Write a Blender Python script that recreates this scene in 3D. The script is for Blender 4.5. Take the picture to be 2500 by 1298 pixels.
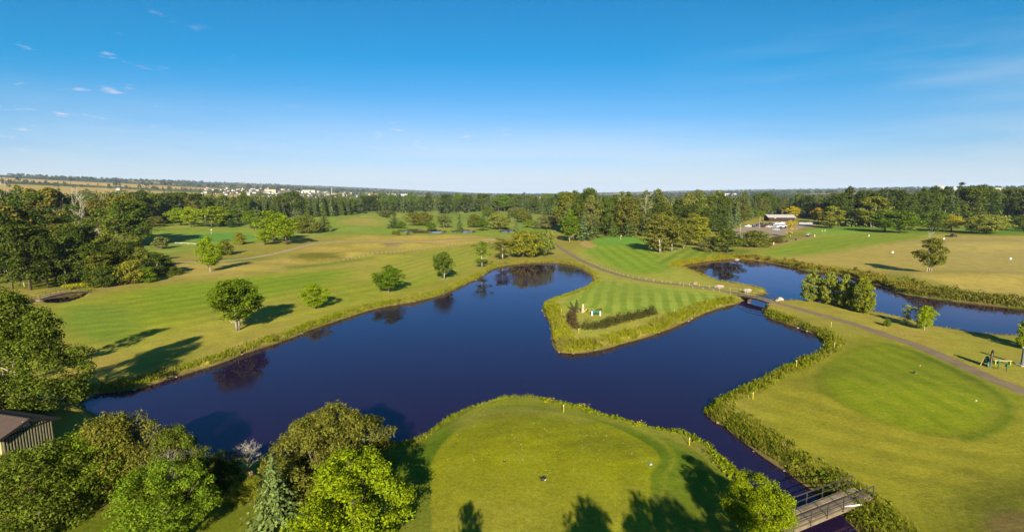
import bpy, math, random
import numpy as np
from mathutils import Vector, Matrix

for o in list(bpy.data.objects):
    bpy.data.objects.remove(o, do_unlink=True)
scene = bpy.context.scene
COL = scene.collection
rad = math.radians
random.seed(7)
RNG = np.random.default_rng(7)

# ------------------------------------------------------------------ camera, sky, sun, exposure
PW, PH, F, CAMH = 2500.0, 1298.0, 1250.0, 25.0
PITCH = math.atan((PH / 2 - 474.0) / F)
SP, CP = math.sin(PITCH), math.cos(PITCH)
cam = bpy.data.cameras.new("camera")
cam.sensor_width = 36.0
cam.lens = 36.0 * F / PW
cam.clip_start = 0.5
cam.clip_end = 60000.0
camera = bpy.data.objects.new("camera", cam)
camera.location = (0, 0, CAMH)
camera.rotation_euler = (math.pi / 2 - PITCH, 0, 0)
COL.objects.link(camera)
scene.camera = camera

SUN_EL, SUN_OFF = rad(23.5), rad(1.5)          # low morning sun behind the viewer
sd_ = bpy.data.lights.new("sun", 'SUN')
sd_.energy = 5.0
sd_.angle = rad(0.5)
sd_.color = (1.0, 0.91, 0.75)
sun = bpy.data.objects.new("sun", sd_)
sdir = Vector((math.sin(SUN_OFF) * math.cos(SUN_EL), -math.cos(SUN_OFF) * math.cos(SUN_EL), math.sin(SUN_EL)))
sun.rotation_euler = sdir.to_track_quat('Z', 'Y').to_euler()
sun.location = sdir * 200
COL.objects.link(sun)

world = bpy.data.worlds.new("World")
scene.world = world
world.use_nodes = True
wt = world.node_tree
for n in list(wt.nodes):
    wt.nodes.remove(n)
def wn(t):
    return wt.nodes.new(t)
sky = wn('ShaderNodeTexSky')
sky.sky_type = 'NISHITA'
sky.sun_disc = False
sky.sun_elevation = SUN_EL
sky.sun_rotation = math.pi - SUN_OFF
sky.altitude = 600
sky.air_density = 1.0
sky.dust_density = 0.5
sky.ozone_density = 2.2
# small scattered clouds and a thin cirrus veil low over the horizon
tc = wn('ShaderNodeTexCoord')
sep = wn('ShaderNodeSeparateXYZ'); wt.links.new(tc.outputs['Generated'], sep.inputs[0])
def wmath(op, a, b=None, c=None):
    m = wn('ShaderNodeMath'); m.operation = op
    for i, v in enumerate((a, b, c)):
        if v is None: continue
        if isinstance(v, (int, float)): m.inputs[i].default_value = v
        else: wt.links.new(v, m.inputs[i])
    return m.outputs[0]
def wramp(v, lo, hi):
    m = wn('ShaderNodeMapRange'); m.interpolation_type = 'SMOOTHSTEP'
    wt.links.new(v, m.inputs[0]); m.inputs[1].default_value = lo; m.inputs[2].default_value = hi
    return m.outputs[0]
# clear-air colour grade of the whole sky: less red and green, as after a cold front
srgb = wn('ShaderNodeSeparateColor'); wt.links.new(sky.outputs[0], srgb.inputs[0])
red = wmath('MAXIMUM', wmath('MULTIPLY', srgb.outputs[0], 0.07), wmath('SUBTRACT', wmath('MULTIPLY', srgb.outputs[0], 0.86), 2.0))
grn = wmath('MULTIPLY', srgb.outputs[1], 0.72)
crgb = wn('ShaderNodeCombineColor')
wt.links.new(red, crgb.inputs[0]); wt.links.new(grn, crgb.inputs[1]); wt.links.new(wmath('MULTIPLY', srgb.outputs[2], 1.01), crgb.inputs[2])
zc = wmath('MAXIMUM', sep.outputs[2], 0.0)
den = wmath('ADD', zc, 0.10)
cx = wmath('DIVIDE', sep.outputs[0], den); cy = wmath('DIVIDE', sep.outputs[1], den)
comb = wn('ShaderNodeCombineXYZ'); wt.links.new(cx, comb.inputs[0]); wt.links.new(cy, comb.inputs[1])
nz = wn('ShaderNodeTexNoise'); nz.inputs['Scale'].default_value = 4.2; nz.inputs['Detail'].default_value = 5.0
nz.inputs['Roughness'].default_value = 0.55
mp = wn('ShaderNodeMapping'); mp.inputs['Scale'].default_value = (1.0, 1.0, 1); mp.inputs['Location'].default_value = (3.7, 1.3, 0)
wt.links.new(comb.outputs[0], mp.inputs[0]); wt.links.new(mp.outputs[0], nz.inputs['Vector'])
nz2 = wn('ShaderNodeTexNoise'); nz2.inputs['Scale'].default_value = 0.35; nz2.inputs['Detail'].default_value = 1.0
wt.links.new(mp.outputs[0], nz2.inputs['Vector'])
puff = wmath('MULTIPLY', wramp(nz.outputs[0], 0.60, 0.72), wramp(nz2.outputs[0], 0.36, 0.52))
puff = wmath('MULTIPLY', puff, wmath('MULTIPLY', wramp(sep.outputs[2], 0.03, 0.10), wmath('SUBTRACT', 1.0, wramp(sep.outputs[2], 0.22, 0.36))))
puff = wmath('MULTIPLY', puff, wmath('SUBTRACT', 1.0, wramp(sep.outputs[0], -0.12, 0.08)))
nz3 = wn('ShaderNodeTexNoise'); nz3.inputs['Scale'].default_value = 1.1; nz3.inputs['Detail'].default_value = 4.0
mp3 = wn('ShaderNodeMapping'); mp3.inputs['Scale'].default_value = (1.0, 3.0, 16.0)
wt.links.new(tc.outputs['Generated'], mp3.inputs[0]); wt.links.new(mp3.outputs[0], nz3.inputs['Vector'])
veil = wmath('MULTIPLY', wramp(nz3.outputs[0], 0.25, 0.75), wmath('SUBTRACT', 1.0, wramp(sep.outputs[2], 0.0, 0.19)))
veil = wmath('MAXIMUM', wmath('MULTIPLY', veil, 0.70), wmath('MULTIPLY', wmath('SUBTRACT', 1.0, wramp(sep.outputs[2], 0.0, 0.09)), 0.85))
cir = wmath('MULTIPLY', wmath('MULTIPLY', wramp(nz3.outputs[0], 0.40, 0.72), wramp(sep.outputs[0], 0.20, 0.62)), wmath('SUBTRACT', 1.0, wramp(sep.outputs[2], 0.12, 0.34)))
veil = wmath('MAXIMUM', veil, wmath('MULTIPLY', cir, 0.30))
mixp = wn('ShaderNodeMix'); mixp.data_type = 'RGBA'
wt.links.new(wmath('MULTIPLY', puff, 0.72), mixp.inputs[0]); wt.links.new(crgb.outputs[0], mixp.inputs[6])
mixp.inputs[7].default_value = (6.6, 6.4, 7.6, 1)
mixv = wn('ShaderNodeMix'); mixv.data_type = 'RGBA'
wt.links.new(veil, mixv.inputs[0]); wt.links.new(mixp.outputs[2], mixv.inputs[6])
mixv.inputs[7].default_value = (6.3, 6.9, 7.6, 1)
bg = wn('ShaderNodeBackground')
bg.inputs['Strength'].default_value = 0.05
wt.links.new(mixv.outputs[2], bg.inputs['Color'])
wo = wn('ShaderNodeOutputWorld'); wt.links.new(bg.outputs[0], wo.inputs['Surface'])

scene.view_settings.view_transform = 'Standard'
scene.view_settings.look = 'None'
scene.view_settings.gamma = 1.0
scene.view_settings.exposure = 1.25
scene.render.engine = 'CYCLES'
scene.cycles.max_bounces = 5
scene.cycles.diffuse_bounces = 2
scene.cycles.glossy_bounces = 2
scene.cycles.transmission_bounces = 3
scene.cycles.volume_bounces = 0
scene.cycles.caustics_reflective = False
scene.cycles.caustics_refractive = False
scene.cycles.use_denoising = True

# ------------------------------------------------------------------ general helpers
def G(px, py, z=0.0):
    u = (px - PW / 2) / F; v = (py - PH / 2) / F
    t = (CAMH - z) / (SP + v * CP)
    return (u * t, t * (CP - v * SP))
def GP(pts, z=0.0):
    return np.array([G(a, b, z) for a, b in pts])
def depth_of(y, z=0.0):
    return y * CP - (z - CAMH) * SP
def top_height(y, ty):
    v = (ty - PH / 2) / F
    return CAMH - y * (SP + v * CP) / (CP - v * SP)
def lin(c):
    c = c / 255.0
    return c / 12.92 if c <= 0.04045 else ((c + 0.055) / 1.055) ** 2.4
KA = 0.62
def C(r, g, b, k=KA):
    return np.array([lin(r) * k, lin(g) * k, lin(b) * k])
def smooth(e0, e1, x):
    t = np.clip((x - e0) / (e1 - e0), 0, 1)
    return t * t * (3 - 2 * t)
def chaikin(p, closed=True, it=2):
    p = np.asarray(p, float)
    for _ in range(it):
        if closed:
            q = np.roll(p, -1, 0)
            p = np.stack([p * .75 + q * .25, p * .25 + q * .75], 1).reshape(-1, 2)
        else:
            a, b = p[:-1], p[1:]
            m = np.stack([a * .75 + b * .25, a * .25 + b * .75], 1).reshape(-1, 2)
            p = np.vstack([p[:1], m, p[-1:]])
    return p
def sdf(P, poly, far=40.0):
    """signed distance to a polygon, negative inside; +far outside its margin"""
    out = np.full(len(P), far)
    lo, hi = poly.min(0) - far, poly.max(0) + far
    idx = np.nonzero((P[:, 0] > lo[0]) & (P[:, 0] < hi[0]) & (P[:, 1] > lo[1]) & (P[:, 1] < hi[1]))[0]
    if len(idx) == 0: return out
    x, y = P[idx, 0], P[idx, 1]
    d2 = np.full(len(idx), 1e18); ins = np.zeros(len(idx), bool)
    n = len(poly)
    for i in range(n):
        ax, ay = poly[i]; bx, by = poly[(i + 1) % n]
        ex, ey = bx - ax, by - ay
        L = ex * ex + ey * ey + 1e-12
        t = np.clip(((x - ax) * ex + (y - ay) * ey) / L, 0, 1)
        dx = x - ax - t * ex; dy = y - ay - t * ey
        np.minimum(d2, dx * dx + dy * dy, out=d2)
        if ay != by:
            ins ^= ((ay > y) != (by > y)) & (x < (bx - ax) * (y - ay) / (by - ay) + ax)
    d = np.sqrt(d2)
    out[idx] = np.where(ins, -d, np.minimum(d, far))
    return out
def vnoise(x, y, s, seed):
    """cheap smooth value noise, -1..1"""
    x = np.asarray(x, float) / s; y = np.asarray(y, float) / s
    xi = np.floor(x); yi = np.floor(y); fx = x - xi; fy = y - yi
    def h(a, b):
        v = np.sin(a * 127.1 + b * 311.7 + seed * 74.7) * 43758.5453
        return (v - np.floor(v)) * 2 - 1
    fx = fx * fx * (3 - 2 * fx); fy = fy * fy * (3 - 2 * fy)
    return (h(xi, yi) * (1 - fx) + h(xi + 1, yi) * fx) * (1 - fy) + (h(xi, yi + 1) * (1 - fx) + h(xi + 1, yi + 1) * fx) * fy
def softplus(x, s):
    return s * np.logaddexp(0, x / s)

def mesh_from(name, V, faces_flat, nper, mats=(), attrs=None, smooth_=False):
    """V (n,3); faces_flat (m,k) index array with k = nper"""
    me = bpy.data.meshes.new(name)
    V = np.asarray(V, np.float32); Fc = np.asarray(faces_flat, np.int32).reshape(-1, nper)
    me.vertices.add(len(V)); me.vertices.foreach_set('co', V.ravel())
    me.loops.add(Fc.size); me.loops.foreach_set('vertex_index', Fc.ravel())
    me.polygons.add(len(Fc)); me.polygons.foreach_set('loop_start', np.arange(0, Fc.size, nper, dtype=np.int32))
    me.polygons.foreach_set('loop_total', np.full(len(Fc), nper, np.int32))
    if smooth_: me.polygons.foreach_set('use_smooth', np.ones(len(Fc), bool))
    for m in mats: me.materials.append(m)
    if attrs:
        for k, v in attrs.items():
            v = np.asarray(v, np.float32)
            if v.ndim == 2:
                a = me.attributes.new(k, 'FLOAT_COLOR', 'POINT')
                a.data.foreach_set('color', np.hstack([v, np.ones((len(v), 1), np.float32)]).ravel())
            else:
                a = me.attributes.new(k, 'FLOAT', 'POINT'); a.data.foreach_set('value', v)
    me.update(calc_edges=True); me.validate()
    return me

class MB:
    """collects simple shapes into one mesh"""
    def __init__(s): s.v = []; s.f = []; s.mi = []
    def quad(s, pts, mi=0):
        n = len(s.v); s.v += [tuple(p) for p in pts]; s.f.append(tuple(range(n, n + len(pts)))); s.mi.append(mi)
    def box(s, c, size, rz=0.0, mi=0, taper=(1, 1), M=None):
        n = len(s.v); hx, hy, hz = size[0] / 2, size[1] / 2, size[2] / 2
        ca, sa = math.cos(rz), math.sin(rz)
        for dz in (-1, 1):
            tx, ty = (taper if dz > 0 else (1, 1))
            for dx, dy in ((-1, -1), (1, -1), (1, 1), (-1, 1)):
                x, y = dx * hx * tx, dy * hy * ty
                p = Vector((c[0] + x * ca - y * sa, c[1] + x * sa + y * ca, c[2] + dz * hz))
                if M is not None: p = M @ p
                s.v.append(tuple(p))
        for q in ((3, 2, 1, 0), (4, 5, 6, 7), (0, 1, 5, 4), (1, 2, 6, 5), (2, 3, 7, 6), (3, 0, 4, 7)):
            s.f.append(tuple(n + i for i in q)); s.mi.append(mi)
        return s
    def tube(s, pts, radii, k=6, mi=0, cap=True):
        pts = [Vector(p) for p in pts]; n0 = len(s.v)
        for i, p in enumerate(pts):
            d = (pts[min(i + 1, len(pts) - 1)] - pts[max(i - 1, 0)])
            if d.length < 1e-9: d = Vector((0, 0, 1))
            d.normalize()
            a = d.cross(Vector((0.31, 0.95, 0.05)) if abs(d.z) > .9 else Vector((0, 0, 1))).normalized(); b = d.cross(a)
            r = radii[i] if hasattr(radii, '__len__') else radii
            for j in range(k):
                t = 2 * math.pi * j / k
                s.v.append(tuple(p + a * (r * math.cos(t)) + b * (r * math.sin(t))))
        for i in range(len(pts) - 1):
            for j in range(k):
                a = n0 + i * k + j; b = n0 + i * k + (j + 1) % k
                s.f.append((a, b, b + k, a + k)); s.mi.append(mi)
        if cap:
            s.f.append(tuple(n0 + (len(pts) - 1) * k + j for j in range(k))); s.mi.append(mi)
            s.f.append(tuple(n0 + k - 1 - j for j in range(k))); s.mi.append(mi)
        return s
    def beam(s, a, b, w, h, mi=0):
        a = Vector(a); b = Vector(b); d = (b - a); L = d.length; d.normalize()
        side = d.cross(Vector((0, 0, 1)))
        if side.length < 1e-4: side = Vector((1, 0, 0))
        side.normalize(); up = side.cross(d)
        n = len(s.v)
        for p in (a, b):
            for x, y in ((-1, -1), (1, -1), (1, 1), (-1, 1)):
                s.v.append(tuple(p + side * (x * w / 2) + up * (y * h / 2)))
        for q in ((3, 2, 1, 0), (4, 5, 6, 7), (0, 1, 5, 4), (1, 2, 6, 5), (2, 3, 7, 6), (3, 0, 4, 7)):
            s.f.append(tuple(n + i for i in q)); s.mi.append(mi)
        return s
    def ball(s, c, r, seg=8, ring=6, mi=0, jit=0.0, rng=None):
        n = len(s.v); r = r if hasattr(r, '__len__') else (r, r, r)
        for i in range(ring + 1):
            ph = math.pi * i / ring
            for j in range(seg):
                t = 2 * math.pi * j / seg
                k = 1 + (rng.uniform(-jit, jit) if rng is not None else 0)
                s.v.append((c[0] + r[0] * k * math.sin(ph) * math.cos(t), c[1] + r[1] * k * math.sin(ph) * math.sin(t), c[2] + r[2] * k * math.cos(ph)))
        for i in range(ring):
            for j in range(seg):
                a = n + i * seg + j; b = n + i * seg + (j + 1) % seg
                s.f.append((a, a + seg, b + seg, b)); s.mi.append(mi)
        return s
    def mesh(s, name, mats, smooth_=False):
        me = bpy.data.meshes.new(name)
        me.from_pydata(s.v, [], s.f)
        mats = mats if isinstance(mats, (list, tuple)) else [mats]
        for m in mats: me.materials.append(m)
        if len(mats) > 1: me.polygons.foreach_set('material_index', s.mi)
        if smooth_: me.polygons.foreach_set('use_smooth', [True] * len(me.polygons))
        me.update()
        return me
    def build(s, name, mats, parent=None, smooth_=False):
        return link(name, s.mesh(name, mats, smooth_), parent)

def link(name, me, parent=None, loc=None):
    o = bpy.data.objects.new(name, me); COL.objects.link(o)
    if parent is not None: o.parent = parent
    if loc is not None: o.location = loc
    return o
def tag(o, label, cat, group=None):
    o['label'] = label; o['category'] = cat
    if group: o['group'] = group
    return o
def thing(name, label, cat, loc=(0, 0, 0), rz=0.0, group=None):
    o = bpy.data.objects.new(name, None); COL.objects.link(o)
    o.empty_display_size = 0.2
    o.location = loc; o.rotation_euler = (0, 0, rz)
    return tag(o, label, cat, group)
def struct(o, label=None):
    o['kind'] = 'structure'
    if label: o['label'] = label
    return o
def stuff(o, label=None, cat=None):
    o['kind'] = 'stuff'
    if label: o['label'] = label
    if cat: o['category'] = cat
    return o
def copy_tree(root, **kw):
    r = root.copy(); COL.objects.link(r)
    for ch in root.children:
        c = ch.copy(); COL.objects.link(c); c.parent = r
        for g in ch.children:
            d = g.copy(); COL.objects.link(d); d.parent = c
    return r

# ------------------------------------------------------------------ materials
MATS = {}
def mat(name, col, rough=0.8, spec=0.3, metal=0.0, noise=0.0, nscale=3.0, bump=0.0, emit=None):
    if name in MATS: return MATS[name]
    m = bpy.data.materials.new(name); m.use_nodes = True
    nt = m.node_tree; b = nt.nodes['Principled BSDF']
    b.inputs['Roughness'].default_value = rough
    b.inputs['Specular IOR Level'].default_value = spec
    b.inputs['Metallic'].default_value = metal
    col = tuple(float(x) for x in col)
    if noise > 0:
        t = nt.nodes.new('ShaderNodeTexCoord')
        n = nt.nodes.new('ShaderNodeTexNoise'); n.inputs['Scale'].default_value = nscale; n.inputs['Detail'].default_value = 5
        nt.links.new(t.outputs['Object'], n.inputs['Vector'])
        r = nt.nodes.new('ShaderNodeMapRange'); r.inputs[1].default_value = 0.25; r.inputs[2].default_value = 0.75
        r.inputs[3].default_value = 1 - noise; r.inputs[4].default_value = 1 + noise
        nt.links.new(n.outputs[0], r.inputs[0])
        x = nt.nodes.new('ShaderNodeVectorMath'); x.operation = 'SCALE'
        x.inputs[0].default_value = col[:3]; nt.links.new(r.outputs[0], x.inputs['Scale'])
        nt.links.new(x.outputs[0], b.inputs['Base Color'])
        if bump > 0:
            bp = nt.nodes.new('ShaderNodeBump'); bp.inputs['Strength'].default_value = bump; bp.inputs['Distance'].default_value = 0.05
            nt.links.new(n.outputs[0], bp.inputs['Height']); nt.links.new(bp.outputs[0], b.inputs['Normal'])
    else:
        b.inputs['Base Color'].default_value = col[:3] + (1,)
    MATS[name] = m
    return m

def leaf_material(name, transl=0.30, gloss=0.05, spread=0.5):
    """foliage: object colour, per-leaf random variation from the attribute v"""
    m = bpy.data.materials.new(name); m.use_nodes = True
    nt = m.node_tree
    for n in list(nt.nodes): nt.nodes.remove(n)
    oi = nt.nodes.new('ShaderNodeObjectInfo')
    at = nt.nodes.new('ShaderNodeAttribute'); at.attribute_name = 'v'
    mr = nt.nodes.new('ShaderNodeMapRange'); mr.inputs[3].default_value = 1 - spread; mr.inputs[4].default_value = 1 + spread
    nt.links.new(at.outputs['Fac'], mr.inputs[0])
    sc = nt.nodes.new('ShaderNodeVectorMath'); sc.operation = 'SCALE'
    nt.links.new(oi.outputs['Color'], sc.inputs[0]); nt.links.new(mr.outputs[0], sc.inputs['Scale'])
    hsv = nt.nodes.new('ShaderNodeHueSaturation')
    hr = nt.nodes.new('ShaderNodeMapRange'); hr.inputs[3].default_value = 0.485; hr.inputs[4].default_value = 0.515
    at2 = nt.nodes.new('ShaderNodeMath'); at2.operation = 'FRACT'
    a3 = nt.nodes.new('ShaderNodeMath'); a3.operation = 'MULTIPLY'; a3.inputs[1].default_value = 7.31
    nt.links.new(at.outputs['Fac'], a3.inputs[0]); nt.links.new(a3.outputs[0], at2.inputs[0]); nt.links.new(at2.outputs[0], hr.inputs[0])
    nt.links.new(hr.outputs[0], hsv.inputs['Hue']); nt.links.new(sc.outputs[0], hsv.inputs['Color'])
    d = nt.nodes.new('ShaderNodeBsdfDiffuse'); t = nt.nodes.new('ShaderNodeBsdfTranslucent')
    nt.links.new(hsv.outputs[0], d.inputs['Color']); nt.links.new(hsv.outputs[0], t.inputs['Color'])
    mx = nt.nodes.new('ShaderNodeMixShader'); mx.inputs[0].default_value = transl
    nt.links.new(d.outputs[0], mx.inputs[1]); nt.links.new(t.outputs[0], mx.inputs[2])
    out = nt.nodes.new('ShaderNodeOutputMaterial'); nt.links.new(mx.outputs[0], out.inputs['Surface'])
    return m
M_LEAF = leaf_material('leaves')
M_NEEDLE = leaf_material('needles', 0.10, 0.03, 0.50)
M_BLADE = leaf_material('grass_blades', 0.35, 0.04, 0.45)
M_BARK = mat('bark', C(120, 105, 85), 0.9, 0.1, noise=0.35, nscale=2.5)
M_PALEBARK = mat('pale_bark', C(190, 180, 155), 0.9, 0.1, noise=0.3, nscale=2.0)
M_DEADWOOD = mat('dead_wood', C(205, 194, 168), 0.9, 0.1, noise=0.25, nscale=2.0)
M_WOOD = mat('weathered_wood', C(140, 124, 98), 0.85, 0.15, noise=0.3, nscale=1.5)
M_WOODPALE = mat('pale_post_wood', C(205, 185, 135), 0.85, 0.15, noise=0.2, nscale=2.0)
M_STEEL = mat('dark_steel', C(70, 62, 55), 0.6, 0.4, noise=0.2)
M_STONE = mat('boulder_stone', C(188, 174, 154), 0.9, 0.2, noise=0.22, nscale=1.2, bump=0.6)
M_STONEBROWN = mat('brown_stone', C(165, 135, 105), 0.9, 0.2, noise=0.22, nscale=1.2, bump=0.6)
M_WHITE = mat('white_paint', (0.62, 0.61, 0.57), 0.6, 0.3, noise=0.06)
M_YELLOW = mat('yellow_paint', C(225, 205, 50, 0.6), 0.6, 0.3)
M_GREENPAINT = mat('green_paint', C(20, 110, 75), 0.5, 0.4)
M_BLACK = mat('black_plastic', (0.015, 0.015, 0.017), 0.5, 0.4)
M_RUBBER = mat('tyre_rubber', (0.02, 0.02, 0.02), 0.9, 0.2)
M_GLASS = mat('dark_glass', (0.02, 0.025, 0.03), 0.08, 0.6)
M_CHROME = mat('rim_metal', (0.5, 0.5, 0.5), 0.35, 0.5, metal=0.8)
M_LAMP = mat('headlight_lens', (0.7, 0.7, 0.68), 0.15, 0.6)
M_TAIL = mat('tail_lamp_red', (0.35, 0.02, 0.02), 0.3, 0.5)

# ------------------------------------------------------------------ terrain: ponds, banks, mounds, far rises
WZ = -0.8
RUN = {
 'A': [(200,985),(215,965),(300,957),(340,950),(400,930),(480,905),(560,882),(620,855),(700,832),(760,805),(850,775),(920,752),(1000,740),(1080,722),(1130,697),(1180,675),(1200,658)],
 'B': [(1225,650),(1290,643),(1350,641),(1400,648),(1430,662),(1447,680)],
 'C': [(1440,695),(1410,712),(1370,727),(1330,738),(1318,750),(1325,765),(1338,785),(1340,810),(1345,840),(1355,858),(1375,864),(1420,864),(1480,852),(1560,830),(1640,803),(1700,775),(1760,750),(1805,741)],
 'S': [(1822,733),(1850,722),(1878,718),(1890,728),(1872,742),(1852,757)],
 'E': [(1860,768),(1900,785),(1960,805),(1990,818),(2003,835),(2010,850),(1985,865),(1940,885),(1890,905),(1840,935),(1780,960),(1730,985),(1705,1000)],
 'Fb': [(1715,1012),(1760,1042),(1800,1072),(1860,1116),(1908,1148),(1943,1174),(1988,1203),(2036,1244),(2084,1292),(2130,1340)],
 'Gb': [(1960,1345),(1925,1290),(1880,1235),(1838,1187),(1812,1158),(1764,1110),(1700,1065),(1640,1055),(1560,1035),(1500,1020),(1430,1000),(1350,980),(1290,968)],
 'H': [(1240,972),(1180,985),(1130,1005),(1080,1028),(1040,1055),(1010,1078),(945,1092)],
 'I': [(820,1115),(700,1120),(600,1125),(480,1120),(380,1090),(250,1020)],
}
POND = []
for k in ('A', 'B', 'C', 'S', 'E', 'Fb', 'Gb', 'H', 'I'): POND += RUN[k]
R2 = {
 'P': [(1659,648),(1672,656),(1711,669),(1738,682),(1764,690),(1816,698),(1869,708),(1876,716)],
 'Q': [(1884,728),(1900,738),(1939,734),(1991,739),(2043,751),(2088,760),(2135,765),(2200,776),(2253,795),(2305,804),(2358,813),(2415,821),(2499,823),(2600,835)],
 'R': [(2600,770),(2499,757),(2436,748),(2384,743),(2305,733),(2227,722),(2195,716),(2161,701),(2122,691),(2083,678),(2043,667),(1960,661),(1925,650),(1860,638),(1800,631)],
 'T': [(1738,637)],
}
POND2 = R2['P'] + R2['Q'] + R2['R'] + R2['T']
CREEK = [(40,752),(100,738),(150,744),(180,736),(205,722),(185,716),(120,726),(60,735)]
WATERS = [chaikin(GP(POND, WZ)), chaikin(GP(POND2, WZ)), chaikin(GP(CREEK, WZ)),
          chaikin(GP([(975,559),(1090,560),(1090,569),(975,567)], 0)), chaikin(GP([(1105,560),(1160,560),(1160,568),(1105,568)], 0)),
          chaikin(GP([(1220,560),(1262,560),(1262,567),(1220,567)], 0))]
def water_sd(P):
    d = np.full(len(P), 40.0)
    for w in WATERS: d = np.minimum(d, sdf(P, w))
    return d
# grassy mounds: pixel of the centre, height m, half-widths m along x / y
MOUNDS = [(640,655,0.9,14,9),(560,668,0.5,12,8),(770,635,1.6,9,6),(870,622,1.5,12,7),(905,600,1.5,14,8),(1000,600,1.7,11,8),(1120,590,1.2,14,8),
          (880,578,1.6,14,9),(1020,580,1.5,12,8),(1100,578,1.3,12,8),(1170,585,1.2,12,8),(820,605,0.9,10,7),(930,625,1.0,12,6),
          (900,540,2.2,30,25),(2360,680,1.6,26,12),(2230,690,0.8,12,8),(2450,600,2.0,50,22),(1250,1080,0.55,9,8),(1450,1130,0.5,8,6),(2200,960,0.7,14,11),(1500,585,0.8,22,14),(540,565,0.6,24,14)]
MW = [(G(a, b), h, wx, wy) for a, b, h, wx, wy in MOUNDS]
def height(P, sd=None):
    P = np.asarray(P, float).reshape(-1, 2)
    if sd is None: sd = water_sd(P)
    x, y = P[:, 0], P[:, 1]; r = np.hypot(x, y)
    z = np.where(sd > 0, WZ - 0.05 + (0.05 - WZ) * smooth(0.0, 1.7, sd + 0.25 * vnoise(x, y, 1.7, 3)), WZ - 0.05 - 0.7 * smooth(0, -3, sd) )
    land = smooth(1.5, 9, sd)
    m = np.zeros(len(P))
    for (mx, my), h, wx, wy in MW:
        m = np.maximum(m, h * np.exp(-((x - mx) / wx) ** 2 - ((y - my) / wy) ** 2))
    z = z + land * (m + 0.12 * vnoise(x, y, 23, 5) * smooth(30, 70, r))
    far = 0.0036 * softplus(r - 900, 120) + 0.046 * (softplus(-x - 420, 150) - softplus(-x - 3900, 300)) + 0.020 * (softplus(x - 620, 150) - softplus(x - 4200, 300))
    far = far + smooth(900, 2500, r) * (3.0 * vnoise(x, y, 700, 9) + 1.5 * vnoise(x, y, 260, 4))
    return z + far * smooth(260, 500, r)
def hz(x, y):
    return float(height(np.array([[x, y]]))[0])

# polar sheet round the viewpoint: fine in the sector in view, coarse elsewhere
us = np.arange(-1.16, 1.1601, 2.6 / F)
az_f = np.arctan(us)
az = np.concatenate([az_f, np.linspace(az_f[-1], az_f[0] + 2 * math.pi, 60)[1:-1]])
vs = np.arange(660.0, 9.0, -2.0)                      # pixels below the horizon (in the 2500 px frame)
rr = CAMH * (CP - (474 + vs - PH / 2) / F * SP) / (SP + (474 + vs - PH / 2) / F * CP)
rr = np.concatenate([[0.05, 4, 9, 15, 21, 26], rr[rr > 28]])
rr = rr[rr < 900]
rr = np.concatenate([rr, np.geomspace(rr[-1] * 1.01, 11000, 110)])
A, R_ = np.meshgrid(az, rr)
GX = (R_ * np.sin(A)).ravel(); GY = (R_ * np.cos(A)).ravel()
GPTS = np.stack([GX, GY], 1)
GSD = water_sd(GPTS)
GZ = height(GPTS, GSD)
GR = np.hypot(GX, GY)

# ---- grass colours (the turf's own colours: species, mowing, drought)
def mixc(col, c, w):
    return col * (1 - w[:, None]) + c * w[:, None]
n1 = vnoise(GX, GY, 16, 11) * .6 + vnoise(GX, GY, 6, 12) * .4
n2 = vnoise(GX, GY, 45, 13) * .7 + vnoise(GX, GY, 14, 14) * .3
n3 = vnoise(GX, GY, 2.2, 15)
col = np.tile(C(156, 144, 70), (len(GX), 1))
col = mixc(col, C(118, 126, 44), smooth(-.1, .5, n2))
col = mixc(col, C(170, 145, 84), smooth(.15, .6, n1) * .7)
def stripes(P, a, b, period, sharp=0.35):
    a = np.array(G(*a)); b = np.array(G(*b)); d = (b - a) / np.linalg.norm(b - a); n = np.array([-d[1], d[0]])
    s = ((P - a) @ n) / period
    s = s + 0.07 * vnoise(P[:, 0], P[:, 1], 7, 21) + .05 * vnoise(P[:, 0], P[:, 1], 2.5, 22)
    w = smooth(-sharp, sharp, np.sin(2 * math.pi * s))
    fade = np.clip(.62 + .5 * vnoise(P[:, 0], P[:, 1], 15, 23), .1, 1)
    return .5 + (w - .5) * fade
def zone(px, feather, fn, z=0.0, noise=0.0):
    """paint a patch of turf: fn(P, idx) -> colours"""
    global col
    poly = chaikin(GP(px, z))
    d = sdf(GPTS, poly, 8 + feather)
    if noise: d = d + noise * n3
    w = smooth(feather, -feather, d)
    i = np.nonzero(w > 0.001)[0]
    if len(i): col[i] = mixc(col[i], fn(GPTS[i], i), w[i])
def plain(c, var=None, amt=0.5):
    def f(P, i):
        base = np.tile(c, (len(i), 1))
        if var is not None: base = mixc(base, var, amt * smooth(-.2, .6, n1[i]))
        return base
    return f
def striped(c1, c2, a, b, per, dry=None, dl=(.1, .7), sharp=.35):
    def f(P, i):
        s = stripes(P, a, b, per, sharp)
        base = c1 * s[:, None] + c2 * (1 - s[:, None])
        if dry is not None: base = mixc(base, dry, smooth(dl[0], dl[1], n2[i]) * .75)
        return base
    return f
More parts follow.
